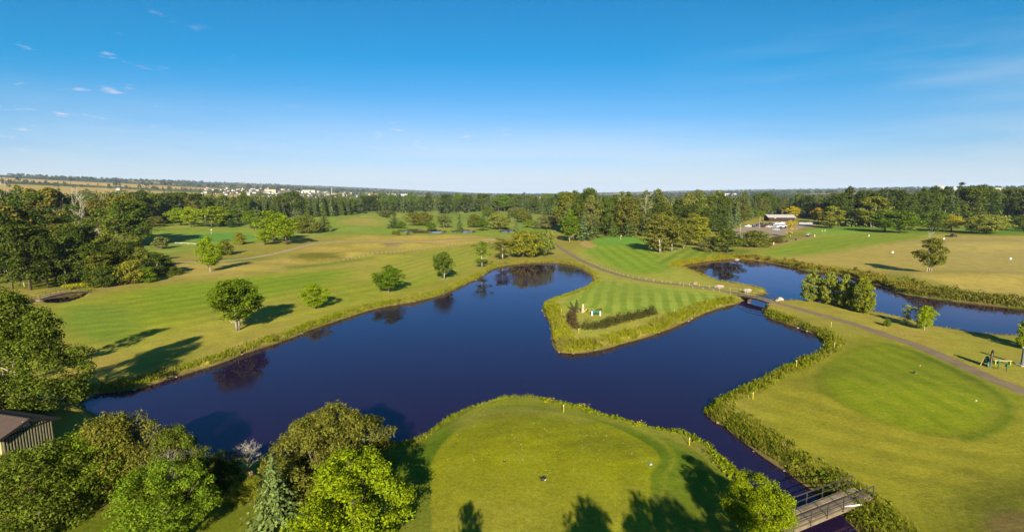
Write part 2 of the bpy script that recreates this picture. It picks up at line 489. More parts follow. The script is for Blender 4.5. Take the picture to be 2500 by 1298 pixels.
# far country: fields, stubble, woods (patchwork from 700 m on)
cs = 420.0
gx_ = np.floor(GX / (cs * 1.8) + .4 * vnoise(GX, GY, 900, 31)); gy_ = np.floor(GY / cs + .4 * vnoise(GX, GY, 900, 32))
hv = np.sin(gx_ * 12.9898 + gy_ * 78.233) * 43758.5453; hv = hv - np.floor(hv)
PAL = np.array([C(205, 170, 110), C(120, 125, 70), C(80, 92, 50), C(190, 160, 100), C(90, 100, 55), C(150, 140, 85)])
farc = PAL[(hv * 5.99).astype(int)] * .72
farc = mixc(farc, C(56, 68, 42), smooth(-.25, .15, vnoise(GX, GY, 330, 33) + .3 * vnoise(GX, GY, 90, 34)) * .8)
col = mixc(col, farc, smooth(800, 1000, GR))
field = (smooth(930, 980, GY) * smooth(1650, 1600, GY) * smooth(-560, -620, GX) * smooth(-2600, -2500, GX))
col = mixc(col, C(200, 166, 104), field * .9)
field = (smooth(1950, 2000, GY) * smooth(2500, 2450, GY) * smooth(-1300, -1350, GX) * smooth(-3600, -3500, GX))
col = mixc(col, C(215, 172, 110), field * .9)

zone([(-50,600),(120,545),(330,548),(560,548),(800,520),(1000,515),(1300,520),(1360,560),(1300,580),(1000,575),(800,575),(660,590),(560,598),(420,625),(300,620),(100,620)], 6, plain(C(132,146,58), C(164,156,84), .7))
zone([(330,575),(430,560),(620,560),(660,575),(640,592),(540,602),(430,604),(340,597)], 4, plain(C(136,150,58), C(150,154,70)))
zone([(455,577),(520,570),(620,574),(632,583),(560,590),(480,590)], 1.5, plain(C(104,148,62)))
zone([(800,535),(880,533),(960,545),(1010,560),(1250,566),(1300,575),(1000,577),(850,571),(780,560)], 4, plain(C(132,150,54), C(148,154,66)))
zone([(810,545),(880,538),(950,545),(930,556),(850,552)], 5, plain(C(165,150,82), C(140,145,60)))
zone([(990,523),(1080,517),(1250,520),(1340,530),(1340,548),(1150,548),(1010,545)], 8, plain(C(122,142,56), C(165,155,85), .8))
zone([(100,745),(200,732),(330,705),(520,690),(760,652),(900,634),(1060,606),(1180,600),(1215,606),(1150,655),(1080,690),(960,722),(800,765),(640,812),(520,850),(400,880),(260,850),(160,810)], 3,
     striped(C(158,156,56), C(140,146,44), (250,735), (830,655), 6.5, C(176,156,84), (-.35,.6)))
zone([(930,648),(1020,622),(1180,602),(1200,612),(1140,655),(1060,682),(960,690)], 4, striped(C(168,160,70), C(136,144,50), (973,661), (1157,608), 4.6, C(176,158,78)))
zone([(330,700),(620,680),(840,655),(860,672),(700,715),(540,745),(420,770),(330,790)], 6, striped(C(140,152,40), C(122,144,28), (250,735), (830,655), 6.5))
zone([(140,755),(200,742),(300,742),(330,770),(345,812),(250,840),(160,812)], 3.0, striped(C(130,144,54), C(116,136,46), (150,770), (330,755), 5))
zone([(520,850),(640,812),(700,790),(720,800),(640,840),(560,868),(500,880)], 3, plain(C(178,155,95), C(160,145,70)))
zone([(400,640),(640,640),(760,615),(900,600),(1060,590),(1180,588),(1150,598),(1000,612),(880,628),(760,645),(600,668),(440,680)], 5, plain(C(184,160,94), C(164,150,78), .6))
zone([(700,612),(800,588),(960,575),(1200,575),(1190,592),(960,612),(780,635)], 5, plain(C(182,156,88), C(152,140,66), .6))
zone([(710,622),(770,615),(850,625),(800,640),(720,642)], 3, plain(C(122,112,42)))
zone([(930,596),(960,594),(990,598),(975,606),(940,605)], 2.0, plain(C(150,128,100)))
# peninsula and the hole behind it
zone([(1365,700),(1440,655),(1380,610),(1500,600),(1660,600),(1760,632),(1660,648),(1700,672),(1760,695),(1810,712),(1815,735),(1700,770),(1560,825),(1440,855),(1370,850),(1345,800),(1330,750)], 3, plain(C(166,160,80), C(150,154,66)))
zone([(1370,745),(1420,705),(1470,682),(1560,695),(1640,705),(1800,725),(1720,752),(1640,775),(1600,752),(1500,770),(1420,750)], 1.2,
     striped(C(160,170,80), C(128,146,52), (1516,723), (1521,687), 3.2, C(150,150,66), (.35,.9)))
zone([(1420,598),(1500,590),(1580,605),(1640,640),(1660,652),(1610,670),(1530,668),(1470,640),(1430,615)], 2,
     striped(C(142,160,56), C(120,146,40), (1486,603), (1562,653), 5.2))
zone([(1590,640),(1640,610),(1700,600),(1765,625),(1740,633),(1660,645),(1620,652)], 2, striped(C(146,158,66), C(116,132,44), (1604,640), (1672,606), 5.5))
zone([(1440,590),(1470,578),(1540,576),(1590,583),(1575,596),(1500,600),(1455,598)], 1.5, plain(C(116,156,62), C(124,158,66)))
zone([(1412,593),(1430,589),(1450,596),(1462,602),(1440,605),(1420,601)], 0.8, plain(C(188,152,112)))
zone([(1345,862),(1340,800),(1352,770),(1370,765),(1385,810),(1440,830),(1540,800),(1640,778),(1640,790),(1560,825),(1440,858)], 2, plain(C(176,162,86)))
# driving range and the right-hand side
zone([(1800,632),(1870,606),(1960,580),(2040,568),(2260,572),(2400,576),(2620,578),(2620,740),(2480,735),(2300,700),(2150,665),(2000,645),(1900,635)], 4, plain(C(182,158,98), C(166,148,82), .8))
zone([(2200,590),(2330,580),(2620,585),(2620,680),(2400,670),(2240,640)], 12, plain(C(178,156,104), C(170,154,96)))
zone([(1850,612),(1890,600),(1980,578),(2100,568),(2300,572),(2200,592),(2080,606),(1990,622),(1900,628),(1840,624)], 6, striped(C(142,152,52), C(126,146,40), (1900,615), (2080,585), 7))
zone([(1960,570),(1980,560),(2060,556),(2130,562),(2100,570),(1990,574)], 2, plain(C(130,158,60)))
zone([(2330,560),(2360,545),(2620,540),(2620,572),(2400,572)], 5, plain(C(98,132,42)))
zone([(1960,556),(2100,552),(2330,560),(2300,572),(2100,566)], 4, plain(C(112,138,44)))
zone([(1880,735),(2000,752),(2200,790),(2420,830),(2620,840),(2620,1020),(2500,950),(2350,890),(2200,825),(2000,760)], 2, plain(C(170,150,78), C(152,146,62), .8))
# right tee
zone([(1850,985),(1880,930),(1960,880),(2060,830),(2130,810),(2260,855),(2400,925),(2620,1000),(2620,1400),(2300,1400),(2130,1260),(2000,1180),(1880,1080)], 2, plain(C(150,142,46), C(130,128,40), .8))
zone([(1960,930),(2040,860),(2130,835),(2200,850),(2300,900),(2420,960),(2460,1010),(2430,1050),(2330,1075),(2180,1040),(2050,990)], 5, plain(C(118,124,34), C(132,130,44)))
zone([(2080,860),(2160,840),(2220,862),(2300,905),(2390,955),(2425,1000),(2400,1040),(2320,1060),(2200,1030),(2090,960),(2060,900)], 1.2, plain(C(112,126,22), C(126,132,36)))
zone([(2150,830),(2240,858),(2330,900),(2430,948),(2500,985),(2480,1010),(2440,985),(2330,915),(2230,870),(2160,845)], 1.0, plain(C(104,124,22), C(88,112,12)))
zone([(2250,1180),(2400,1150),(2620,1160),(2620,1400),(2350,1400)], 4, plain(C(104,104,36), C(118,112,44)))
zone([(2400,1265),(2440,1245),(2560,1250),(2560,1340),(2420,1340)], .8, plain(C(116,98,66)))
def ring_bands(P, i):
    c = np.array(G(2230, 950)); d = P - c
    rr0 = np.sqrt((d[:, 0] / 1.35 + d[:, 1] * .25) ** 2 + (d[:, 1]) ** 2) + 1.2 * n1[i]
    s0 = smooth(.25, .75, .5 + .5 * np.sin(rr0 * 2 * math.pi / 4.4))
    return mixc(np.tile(C(156, 146, 50), (len(i), 1)), C(118, 118, 34), np.clip(s0 * .7 + .45 * n2[i], 0, 1) * .85)
zone([(1850,985),(1890,930),(1960,885),(2060,850),(2300,880),(2470,980),(2500,1060),(2440,1130),(2300,1180),(2150,1190),(2060,1180),(1960,1120),(1880,1060)], 3, ring_bands)
zone([(1960,935),(2050,860),(2130,836),(2210,850),(2310,897),(2430,955),(2468,1008),(2440,1052),(2335,1078),(2180,1045),(2050,995)], .6, plain(C(120,122,30), C(132,130,40)))
zone([(2020,895),(2080,856),(2160,840),(2220,860),(2300,903),(2390,953),(2425,1000),(2400,1040),(2320,1066),(2180,1045),(2050,985),(2000,930)], 1.3, striped(C(136,140,28), C(120,132,20), (2090,880), (2380,1030), 3.4, C(138,138,36), (.1,.9), .8))
zone([(2432,958),(2462,985),(2476,1015),(2462,1045),(2420,1066),(2350,1080),(2345,1070),(2412,1054),(2446,1032),(2456,1008),(2440,980),(2400,950),(2310,900),(2220,858),(2225,852),(2320,893)], .7, plain(C(92,112,14), C(104,116,24)))
# the tee on the near bank
zone([(900,1110),(1010,1080),(1060,1030),(1160,990),(1270,975),(1420,1002),(1560,1040),(1690,1075),(1790,1150),(1860,1240),(1900,1345),(1000,1400),(600,1400)], 2, plain(C(92,112,18), C(108,120,28)))
zone([(1035,1200),(1060,1110),(1110,1050),(1190,1010),(1290,998),(1400,1010),(1500,1040),(1590,1090),(1620,1130),(1580,1170),(1480,1190),(1300,1220),(1150,1240),(1060,1230)], .22, striped(C(146,144,16), C(132,132,10), (1100,1200), (1560,1110), 2.1, C(154,146,44), (.0,.9), .8))
zone([(1128,1010),(1200,988),(1290,980),(1400,992),(1510,1024),(1610,1075),(1650,1125),(1610,1175),(1660,1130),(1620,1070),(1510,1016),(1400,984),(1290,972),(1200,980)], .5, plain(C(132,136,36), C(146,142,54)))
zone([(1120,1010),(1230,992),(1350,1000),(1460,1030),(1420,1035),(1300,1012),(1190,1022),(1100,1060)], 1.5, plain(C(142,138,62), C(126,128,40)))
zone([(-400,1400),(-200,1180),(150,1230),(500,1190),(900,1150),(1000,1400)], 3, plain(C(104,112,26), C(122,120,44)))
for (bx, by, r0) in [(578,805,1.5),(768,753,1.1),(949,713,1.2),(1083,682,1.1),(1177,654,1.0),(514,666,1.2),(551,622,1.2),(586,597,1.2),(391,607,1.4),(2256,804,.8),(2214,792,.7),(2270,672,1.6),(1612,616,2.0),(1640,614,1.6),(700,598,2.2),(646,598,1.8)]:
    tx, ty = G(bx, by); w_ = np.exp(-(((GX - tx) ** 2 + (GY - ty) ** 2) / (r0 * (1 + .3 * n3)) ** 2)) * .75
    i_ = np.nonzero(w_ > .01)[0]; col[i_] = mixc(col[i_], C(184, 164, 112), w_[i_])
# wet soil at the water's edge
soil = smooth(1.25, .55, GSD + .25 * n3)
col = mixc(col, C(120, 104, 70) * 1.0, soil)
col = mixc(col, C(60, 52, 36), smooth(.15, -.1, GSD))
# grain
g = 1 + .10 * n1 + .07 * n3
col = np.clip(col * g[:, None] * np.array([1.07, 1.11, .68]), 0.003, 0.8)

def ground_material():
    m = bpy.data.materials.new('turf'); m.use_nodes = True
    nt = m.node_tree; b = nt.nodes['Principled BSDF']
    b.inputs['Roughness'].default_value = 0.95; b.inputs['Specular IOR Level'].default_value = 0.08
    at = nt.nodes.new('ShaderNodeAttribute'); at.attribute_name = 'col'
    tcn = nt.nodes.new('ShaderNodeTexCoord')
    prev = at.outputs['Color']
    for sc_, amt, det in ((0.35, .16, 6), (2.6, .24, 5), (11.0, .30, 3)):
        n = nt.nodes.new('ShaderNodeTexNoise'); n.inputs['Scale'].default_value = sc_; n.inputs['Detail'].default_value = det
        n.inputs['Roughness'].default_value = 0.65
        nt.links.new(tcn.outputs['Object'], n.inputs['Vector'])
        r = nt.nodes.new('ShaderNodeMapRange'); r.inputs[1].default_value = .28; r.inputs[2].default_value = .72
        r.inputs[3].default_value = 1 - amt; r.inputs[4].default_value = 1 + amt; r.clamp = False
        nt.links.new(n.outputs[0], r.inputs[0])
        x = nt.nodes.new('ShaderNodeVectorMath'); x.operation = 'SCALE'
        nt.links.new(prev, x.inputs[0]); nt.links.new(r.outputs[0], x.inputs['Scale']); prev = x.outputs[0]
    # straw flecks in the turf
    mps = nt.nodes.new('ShaderNodeMapping'); mps.inputs['Scale'].default_value = (.45, 1.3, 1); mps.inputs['Rotation'].default_value = (0, 0, .5); nt.links.new(tcn.outputs['Object'], mps.inputs[0])
    n = nt.nodes.new('ShaderNodeTexNoise'); n.inputs['Scale'].default_value = 0.9; n.inputs['Detail'].default_value = 8; n.inputs['Roughness'].default_value = .8
    nt.links.new(mps.outputs[0], n.inputs['Vector'])
    r = nt.nodes.new('ShaderNodeMapRange'); r.inputs[1].default_value = .52; r.inputs[2].default_value = .72; r.inputs[3].default_value = 0; r.inputs[4].default_value = .34
    nt.links.new(n.outputs[0], r.inputs[0])
    mx = nt.nodes.new('ShaderNodeMix'); mx.data_type = 'RGBA'
    nt.links.new(r.outputs[0], mx.inputs[0]); nt.links.new(prev, mx.inputs[6]); mx.inputs[7].default_value = tuple(C(182, 170, 88)) + (1,)
    nt.links.new(mx.outputs[2], b.inputs['Base Color'])
    nb = nt.nodes.new('ShaderNodeTexNoise'); nb.inputs['Scale'].default_value = 5; nb.inputs['Detail'].default_value = 3
    nt.links.new(tcn.outputs['Object'], nb.inputs['Vector'])
    bp = nt.nodes.new('ShaderNodeBump'); bp.inputs['Strength'].default_value = .35; bp.inputs['Distance'].default_value = .08
    nt.links.new(nb.outputs[0], bp.inputs['Height']); nt.links.new(bp.outputs[0], b.inputs['Normal'])
    return m
na, nr = len(az), len(rr)
ia = np.arange(na); ja = (ia + 1) % na
rows = []
for i in range(nr - 1):
    rows.append(np.stack([i * na + ia, (i + 1) * na + ia, (i + 1) * na + ja, i * na + ja], 1))
ground_me = mesh_from('ground', np.stack([GX, GY, GZ], 1), np.vstack(rows), 4, [ground_material()], {'col': col}, True)
ground = struct(link('ground', ground_me), 'mown turf, rough grass and far farmland')

# ---- water: one still sheet that the banks rise out of
def water_material():
    m = bpy.data.materials.new('pond_water'); m.use_nodes = True
    nt = m.node_tree; b = nt.nodes['Principled BSDF']
    b.inputs['Base Color'].default_value = (0.009, 0.004, 0.020, 1); b.inputs['Specular Tint'].default_value = (1.0, .46, .82, 1)
    b.inputs['Roughness'].default_value = 0.035; b.inputs['IOR'].default_value = 1.30
    tcn = nt.nodes.new('ShaderNodeTexCoord')
    mpw = nt.nodes.new('ShaderNodeMapping'); mpw.inputs['Scale'].default_value = (.35, 1, 1); nt.links.new(tcn.outputs['Object'], mpw.inputs[0])
    nw = nt.nodes.new('ShaderNodeTexNoise'); nw.inputs['Scale'].default_value = .06; nw.inputs['Detail'].default_value = 4; nt.links.new(mpw.outputs[0], nw.inputs['Vector'])
    rw = nt.nodes.new('ShaderNodeMapRange'); rw.inputs[1].default_value = .42; rw.inputs[2].default_value = .68; rw.inputs[3].default_value = .02; rw.inputs[4].default_value = .15
    nt.links.new(nw.outputs[0], rw.inputs[0]); 
    n = nt.nodes.new('ShaderNodeTexNoise'); n.inputs['Scale'].default_value = .55; n.inputs['Detail'].default_value = 3
    nt.links.new(tcn.outputs['Object'], n.inputs['Vector'])
    bp = nt.nodes.new('ShaderNodeBump'); bp.inputs['Strength'].default_value = .06; bp.inputs['Distance'].default_value = .12
    nt.links.new(n.outputs[0], bp.inputs['Height'])
    body = nt.nodes.new('ShaderNodeBsdfDiffuse'); body.inputs['Color'].default_value = (0.012, 0.006, 0.024, 1)
    gl = nt.nodes.new('ShaderNodeBsdfGlossy'); gl.inputs['Color'].default_value = (1.0, .80, .98, 1)
    fr = nt.nodes.new('ShaderNodeFresnel'); fr.inputs['IOR'].default_value = 1.31
    nt.links.new(rw.outputs[0], gl.inputs['Roughness'])
    for nd in (gl, fr): nt.links.new(bp.outputs[0], nd.inputs['Normal'])
    mx = nt.nodes.new('ShaderNodeMixShader'); nt.links.new(fr.outputs[0], mx.inputs[0]); nt.links.new(body.outputs[0], mx.inputs[1]); nt.links.new(gl.outputs[0], mx.inputs[2])
    nt.nodes.remove(b); nt.links.new(mx.outputs[0], nt.nodes['Material Output'].inputs['Surface'])
    return m
M_WATER = water_material()
def water_sheet(name, polys, label):
    lo = np.min([p.min(0) for p in polys], 0) - 2; hi = np.max([p.max(0) for p in polys], 0) + 2
    mb = MB(); mb.quad([(lo[0], lo[1], WZ), (hi[0], lo[1], WZ), (hi[0], hi[1], WZ), (lo[0], hi[1], WZ)])
    return struct(mb.build(name, M_WATER), label)
water_sheet('pond_water', [np.vstack(WATERS[:2])], 'still dark blue pond and its side channels')
water_sheet('creek_water', [WATERS[2]], 'dark creek under the wooden bridge')
for w in WATERS[3:]: water_sheet('far_pond_water', [w], 'thin strip of pond among the park trees')

# ------------------------------------------------------------------ paths and the car park
def path_strip(name, px, width, material, label, lift=.03, z=0.0, wn_=.15, cross=5):
    p = chaikin(GP(px, z), False, 3)
    seg = np.linalg.norm(np.diff(p, axis=0), axis=1); s = np.concatenate([[0], np.cumsum(seg)])
    n = max(4, int(s[-1] / 1.2)); t = np.linspace(0, s[-1], n)
    p = np.stack([np.interp(t, s, p[:, 0]), np.interp(t, s, p[:, 1])], 1)
    d = np.gradient(p, axis=0); d /= np.linalg.norm(d, axis=1)[:, None]; nrm = np.stack([-d[:, 1], d[:, 0]], 1)
    wl = width / 2 * (1 + wn_ * vnoise(t, t * 0, 3.5, 1) + wn_ * .6 * vnoise(t, t * 0, 1.3, 4)); wr = width / 2 * (1 + wn_ * vnoise(t, t * 0, 3.1, 2) + wn_ * .6 * vnoise(t, t * 0, 1.1, 5))
    V = []
    for j in range(cross):
        k = j / (cross - 1) * 2 - 1
        w = np.where(k < 0, wl, wr) * k
        q = p + nrm * w[:, None]
        edge = .0 if abs(k) < .99 else -.05
        V.append(np.column_stack([q, height(q) + lift + edge]))
    V = np.stack(V, 1).reshape(-1, 3)
    f = []
    for i in range(n - 1):
        for j in range(cross - 1):
            a = i * cross + j; f.append((a, a + 1, a + 1 + cross, a + cross))
    me = mesh_from(name, V, f, 4, [material], None, True)
    return struct(link(name, me), label)
M_PATH = mat('packed_gravel', C(146, 126, 96), .95, .1, noise=.22, nscale=.5)
M_TRACK = mat('sandy_track', C(186, 162, 122), .95, .1, noise=.18, nscale=.4)
M_FAINT = mat('worn_turf_path', C(168, 142, 92), .95, .1, noise=.2, nscale=.4)
M_LOT = mat('gravel_lot', C(172, 154, 130), .95, .1, noise=.12, nscale=.3)
PATH_A = [(1350,592),(1370,605),(1385,615),(1410,630),(1440,646),(1480,662),(1530,678),(1600,690),(1660,695),(1720,702),(1780,712),(1818,721)]
path_strip('cart_path', PATH_A, 3.0, M_PATH, 'brown gravel cart path curving along the rail fence to the bridge')
path_strip('cart_path', [(1880,735),(1930,747),(2000,766),(2080,788),(2160,815),(2240,843),(2300,869),(2360,899),(2420,927),(2500,962),(2620,1010)], 3.0, M_PATH, 'brown gravel cart path running from the bridge past the tee')
path_strip('sandy_track', [(405,640),(470,639),(560,636),(640,626),(700,612),(755,597),(800,590),(900,588),(1000,590),(1060,592),(1150,590),(1210,587)], 3.6, M_TRACK, 'pale sandy track winding between the grass mounds', .06)
path_strip('worn_path', [(214,712),(260,703),(330,692),(400,684),(470,676),(600,672),(700,660)], 2.0, M_FAINT, 'worn path leaving the creek bridge along the trees', .04)
path_strip('footpath', [(1930,562),(1960,556),(2010,552),(2080,552),(2200,549),(2260,546)], 3.2, M_LOT, 'pale path beside the practice green')
path_strip('tee_strip', [(1872,602),(1895,596),(1930,588),(1965,580),(1985,577)], 5.0, M_FAINT, 'sandy strip behind the driving range mats')
lot = chaikin(GP([(1772,566),(1800,558),(1835,550),(1880,546),(1950,544),(1998,546),(1985,553),(1950,560),(1925,572),(1890,580),(1800,582),(1780,576)]), True, 1)
def poly_sheet(name, poly, material, label, lift):
    c = poly.mean(0); n = len(poly); rings = [poly * (1 - k) + c * k for k in (0, .25, .5, .75)]
    V = np.vstack(rings + [c[None]]); V = np.column_stack([V, height(V) + lift])
    mb = MB(); mb.v = [tuple(v) for v in V]
    for r in range(3):
        for i in range(n):
            j = (i + 1) % n; mb.f.append((r * n + i, r * n + j, (r + 1) * n + j, (r + 1) * n + i)); mb.mi.append(0)
    for i in range(n): mb.f.append((3 * n + i, 3 * n + (i + 1) % n, 4 * n)); mb.mi.append(0)
    return struct(mb.build(name, material), label)
poly_sheet('car_park', lot, M_LOT, 'grey gravel car park in front of the clubhouse', .12)

# ------------------------------------------------------------------ trees
def leaves_mesh(name, P, N, S, rng, material, long=1.5, up=None):
    """one small folded leaf (4 verts, 1 quad) at each P facing N with size S"""
    n = len(P)
    N = N / np.linalg.norm(N, axis=1)[:, None]
    T = rng.normal(size=(n, 3))
    if up is not None: T = T * (1 - up) + np.array([0, 0, 2.0]) * up
    T -= N * (T * N).sum(1)[:, None]; T /= np.linalg.norm(T, axis=1)[:, None] + 1e-9
    B = np.cross(N, T)
    S = np.asarray(S)[:, None]
    a = P - T * S * .5 * long; b = P + T * S * .5 * long
    l = P + B * S * .42 + N * S * .10; r = P - B * S * .42 + N * S * .10
    V = np.stack([a, r, b, l], 1).reshape(-1, 3)
    f = np.arange(4 * n).reshape(-1, 4)
    v = np.repeat(rng.random(n), 4)
    return mesh_from(name, V, f, 4, [material], {'v': v})
PROFILES = {
 'round': lambda t: np.sin(np.pi * np.clip(t * .93 + .05, 0, 1)) ** .62,
 'oval': lambda t: np.sin(np.pi * np.clip(t * .92 + .05, 0, 1) ** .85) ** .75,
 'bush': lambda t: np.sqrt(np.clip(1 - (t * .98) ** 2.4, 0, 1)) * (.82 + .18 * np.sin(np.pi * t)),
 'dome': lambda t: np.sqrt(np.clip(1 - (t * .98) ** 2.0, 0, 1)),
 'poplar': lambda t: np.sin(np.pi * np.clip(t * .9 + .08, 0, 1)) ** .5 * (1 - .45 * t),
 'ragged': lambda t: (np.sin(np.pi * np.clip(t * .9 + .07, 0, 1)) ** .5) * (.86 + .14 * np.sin(t * 8 + 1)),
 'taper': lambda t: np.sin(np.pi * np.clip(t * .80 + .19, 0, 1)) ** .7 * (1.05 - .45 * t),
 'willow': lambda t: np.sin(np.pi * np.clip(t * .86 + .12, 0, 1)) ** .55 * (1 - .15 * t),
}
def leafy(name, seed, H, R, prof, base, nclump, crad, nleaf, leaf, up=None, long=1.4, trunk_r=.16, stems=1, material=None, bark=None, fill=.25, flat=.8, open_=0.0):
    rng = np.random.default_rng(seed)
    pf = PROFILES[prof]
    t = rng.random(nclump * 6); keep = rng.random(nclump * 6) < pf(t) ** 1.1; t = t[keep][:nclump]; nclump = len(t)
    a = rng.random(nclump) * 2 * np.pi
    ph = rng.random(3) * 6.28
    lobe = 1 + .16 * np.sin(2 * a + ph[0]) + .12 * np.sin(3 * a + ph[1] + 4 * t) + .10 * np.sin(5 * t * 3 + ph[2])
    q = np.where(rng.random(nclump) < fill, rng.uniform(.1, .6, nclump), rng.uniform(.68, 1.0, nclump))
    cr = crad * R * rng.uniform(.6, 1.35, nclump)
    rr_ = np.maximum(R * pf(t) * lobe * q - cr * .35, 0)
    cz = base * H + t * H * (1 - base)
    cz = np.minimum(cz, H - cr * .6); cz = np.maximum(cz, cr * .45)
    Cn = np.stack([rr_ * np.cos(a), rr_ * np.sin(a), cz], 1)
    if open_ > 0:
        k = rng.random(nclump) > open_; Cn, cr = Cn[k], cr[k]; nclump = len(Cn)
    m = np.maximum((nleaf * (cr / (crad * R)) ** 2).astype(int), 3)
    ids = np.repeat(np.arange(nclump), m)
    D = rng.normal(size=(len(ids), 3)); D /= np.linalg.norm(D, axis=1)[:, None]
    D[:, 2] = np.where((D[:, 2] < -.2) & (rng.random(len(ids)) < .6), -D[:, 2], D[:, 2])
    rad_ = cr[ids] * rng.uniform(.45, 1.08, len(ids))
    P = Cn[ids] + D * rad_[:, None] * np.array([1, 1, flat])
    P[:, 2] = np.maximum(P[:, 2], .05)
    N = D * .75 + rng.normal(size=D.shape) * .45 + np.array([0, 0, .30])
    S = leaf * rng.uniform(.65, 1.3, len(ids))
    cm = leaves_mesh(name + '_crown', P, N, S, rng, material or M_LEAF, long, up)
    mb = MB()
    for s_ in range(stems):
        off = np.array([0, 0]) if stems == 1 else rng.uniform(-1, 1, 2) * R * .22
        lean = rng.uniform(-1, 1, 2) * R * .10 + off * .6
        top = H * (base + (1 - base) * .62)
        pts = [(off[0] * .3, off[1] * .3, -.3), (off[0] * .4 + lean[0] * .3, off[1] * .4 + lean[1] * .3, top * .33), (off[0] * .8 + lean[0] * .8, off[1] * .8 + lean[1] * .8, top * .66), (off[0] + lean[0], off[1] + lean[1], top)]
        tr = trunk_r / math.sqrt(stems)
        mb.tube(pts, [tr * 1.35, tr, tr * .7, tr * .25], 6)
        for i in rng.choice(nclump, min(6, nclump), replace=False):
            z0 = min(max(H * base * .8, Cn[i, 2] - R * .6), top * .9); k = z0 / top
            st = np.array([off[0] * k + lean[0] * k, off[1] * k + lean[1] * k, z0]); en = Cn[i]
            md = (st + en) / 2 + np.array([0, 0, -.06 * H])
            mb.tube([st, md, en], [tr * .5, tr * .32, tr * .1], 5, cap=False)
    tm = mb.mesh(name + '_trunk', bark or M_BARK, True)
    co = P
    Wd = np.percentile(np.abs(co[:, :2]), 97) * 2
    return dict(trunk=tm, crown=cm, H=float(co[:, 2].max()), W=float(Wd))
def spruce(name, seed, H, R, tiers, nb, cards, wid, base=.03):
    rng = np.random.default_rng(seed)
    P, N, T, S, Wd = [], [], [], [], []
    for i in range(tiers):
        f = (i + rng.uniform(-.3, .3)) / tiers
        f = max(f, 0.0); z = H * (base + (1 - base) * f ** .92)
        L = R * (1 - max(f, 0)) ** 1.02 * rng.uniform(.82, 1.14) + .06
        k = max(4, int(nb * (1 - .55 * f)))
        a0 = rng.random() * 6.28
        for j in range(k):
            a = a0 + 6.283 * j / k + rng.uniform(-.25, .25); Lb = L * rng.uniform(.72, 1.1)
            d = np.array([math.cos(a), math.sin(a), 0]); droop = -.22 - .12 * (1 - f) + rng.uniform(-.08, .08)
            for c_ in range(cards):
                s = (c_ + .6) / cards
                p = np.array([0, 0, z]) + d * Lb * s + np.array([0, 0, droop * Lb * s + .10 * Lb * s * s])
                side = np.array([-d[1], d[0], 0]) * rng.uniform(-1, 1) * Lb * .20 * (1.15 - .5 * s)
                P.append(p + side); N.append(np.array([0, 0, .7]) + d * .8 + rng.normal(size=3) * .38)
                T.append(d + np.array([0, 0, droop]) + np.array([-d[1], d[0], 0]) * rng.uniform(-.7, .7))
                S.append(Lb / cards * 1.5 + .08); Wd.append(wid * (1.15 - .5 * s) * (Lb / R * .75 + .25))
    P = np.array(P); N = np.array(N); T = np.array(T); S = np.array(S)[:, None]; Wd = np.array(Wd)[:, None]
    N /= np.linalg.norm(N, axis=1)[:, None]; T -= N * (T * N).sum(1)[:, None]; T /= np.linalg.norm(T, axis=1)[:, None]; B = np.cross(N, T)
    V = np.stack([P - T * S * .5, P - B * Wd * .5 - N * .03, P + T * S * .6, P + B * Wd * .5 - N * .03], 1).reshape(-1, 3)
    V[:, 2] = np.maximum(V[:, 2], .03)
    cm = mesh_from(name + '_crown', V, np.arange(len(V)).reshape(-1, 4), 4, [M_NEEDLE], {'v': np.repeat(rng.random(len(P)), 4)})
    mb = MB(); mb.tube([(0, 0, -.3), (0, 0, H * .5), (0, 0, H * .97)], [R * .10, R * .06, .02], 6)
    return dict(trunk=mb.mesh(name + '_trunk', M_BARK, True), crown=cm, H=H, W=R * 1.45)
def dead(name, seed, H, R, depth=4, bark=None, r0=.14, nk=3):
    rng = np.random.default_rng(seed); mt = MB(); mc = MB()
    def grow(p, d, L, r, lev, mb):
        q = p + d * L * .5 + rng.normal(size=3) * L * .06; e = p + d * L + rng.normal(size=3) * L * .08
        mb.tube([p, q, e], [r, r * .8, r * .55], 4 if lev > 0 else 6, cap=False)
        if lev >= depth: return
        for _ in range((nk if lev else 6)):
            nd = d + rng.normal(size=3) * np.array([.55, .55, .25]); nd /= np.linalg.norm(nd)
            if nd[2] < .1: nd[2] = abs(nd[2]) + .15; nd /= np.linalg.norm(nd)
            st = p + (e - p) * rng.uniform(.45, 1.0)
            grow(st, nd, L * rng.uniform(.5, .72), r * .5, lev + 1, mc)
    grow(np.array([0, 0, -.2]), np.array([rng.uniform(-.1, .1), rng.uniform(-.1, .1), 1.0]), H * .48, r0, 0, mt)
    v = np.array(mc.v); sc_ = H / v[:, 2].max()
    for m_ in (mt, mc): m_.v = [(x, y, z * sc_) for x, y, z in m_.v]
    return dict(trunk=mt.mesh(name + '_trunk', bark or M_DEADWOOD), crown=mc.mesh(name + '_branches', bark or M_DEADWOOD), H=H, W=float(np.percentile(np.abs(v[:, :2]), 97) * 2), bare=True)

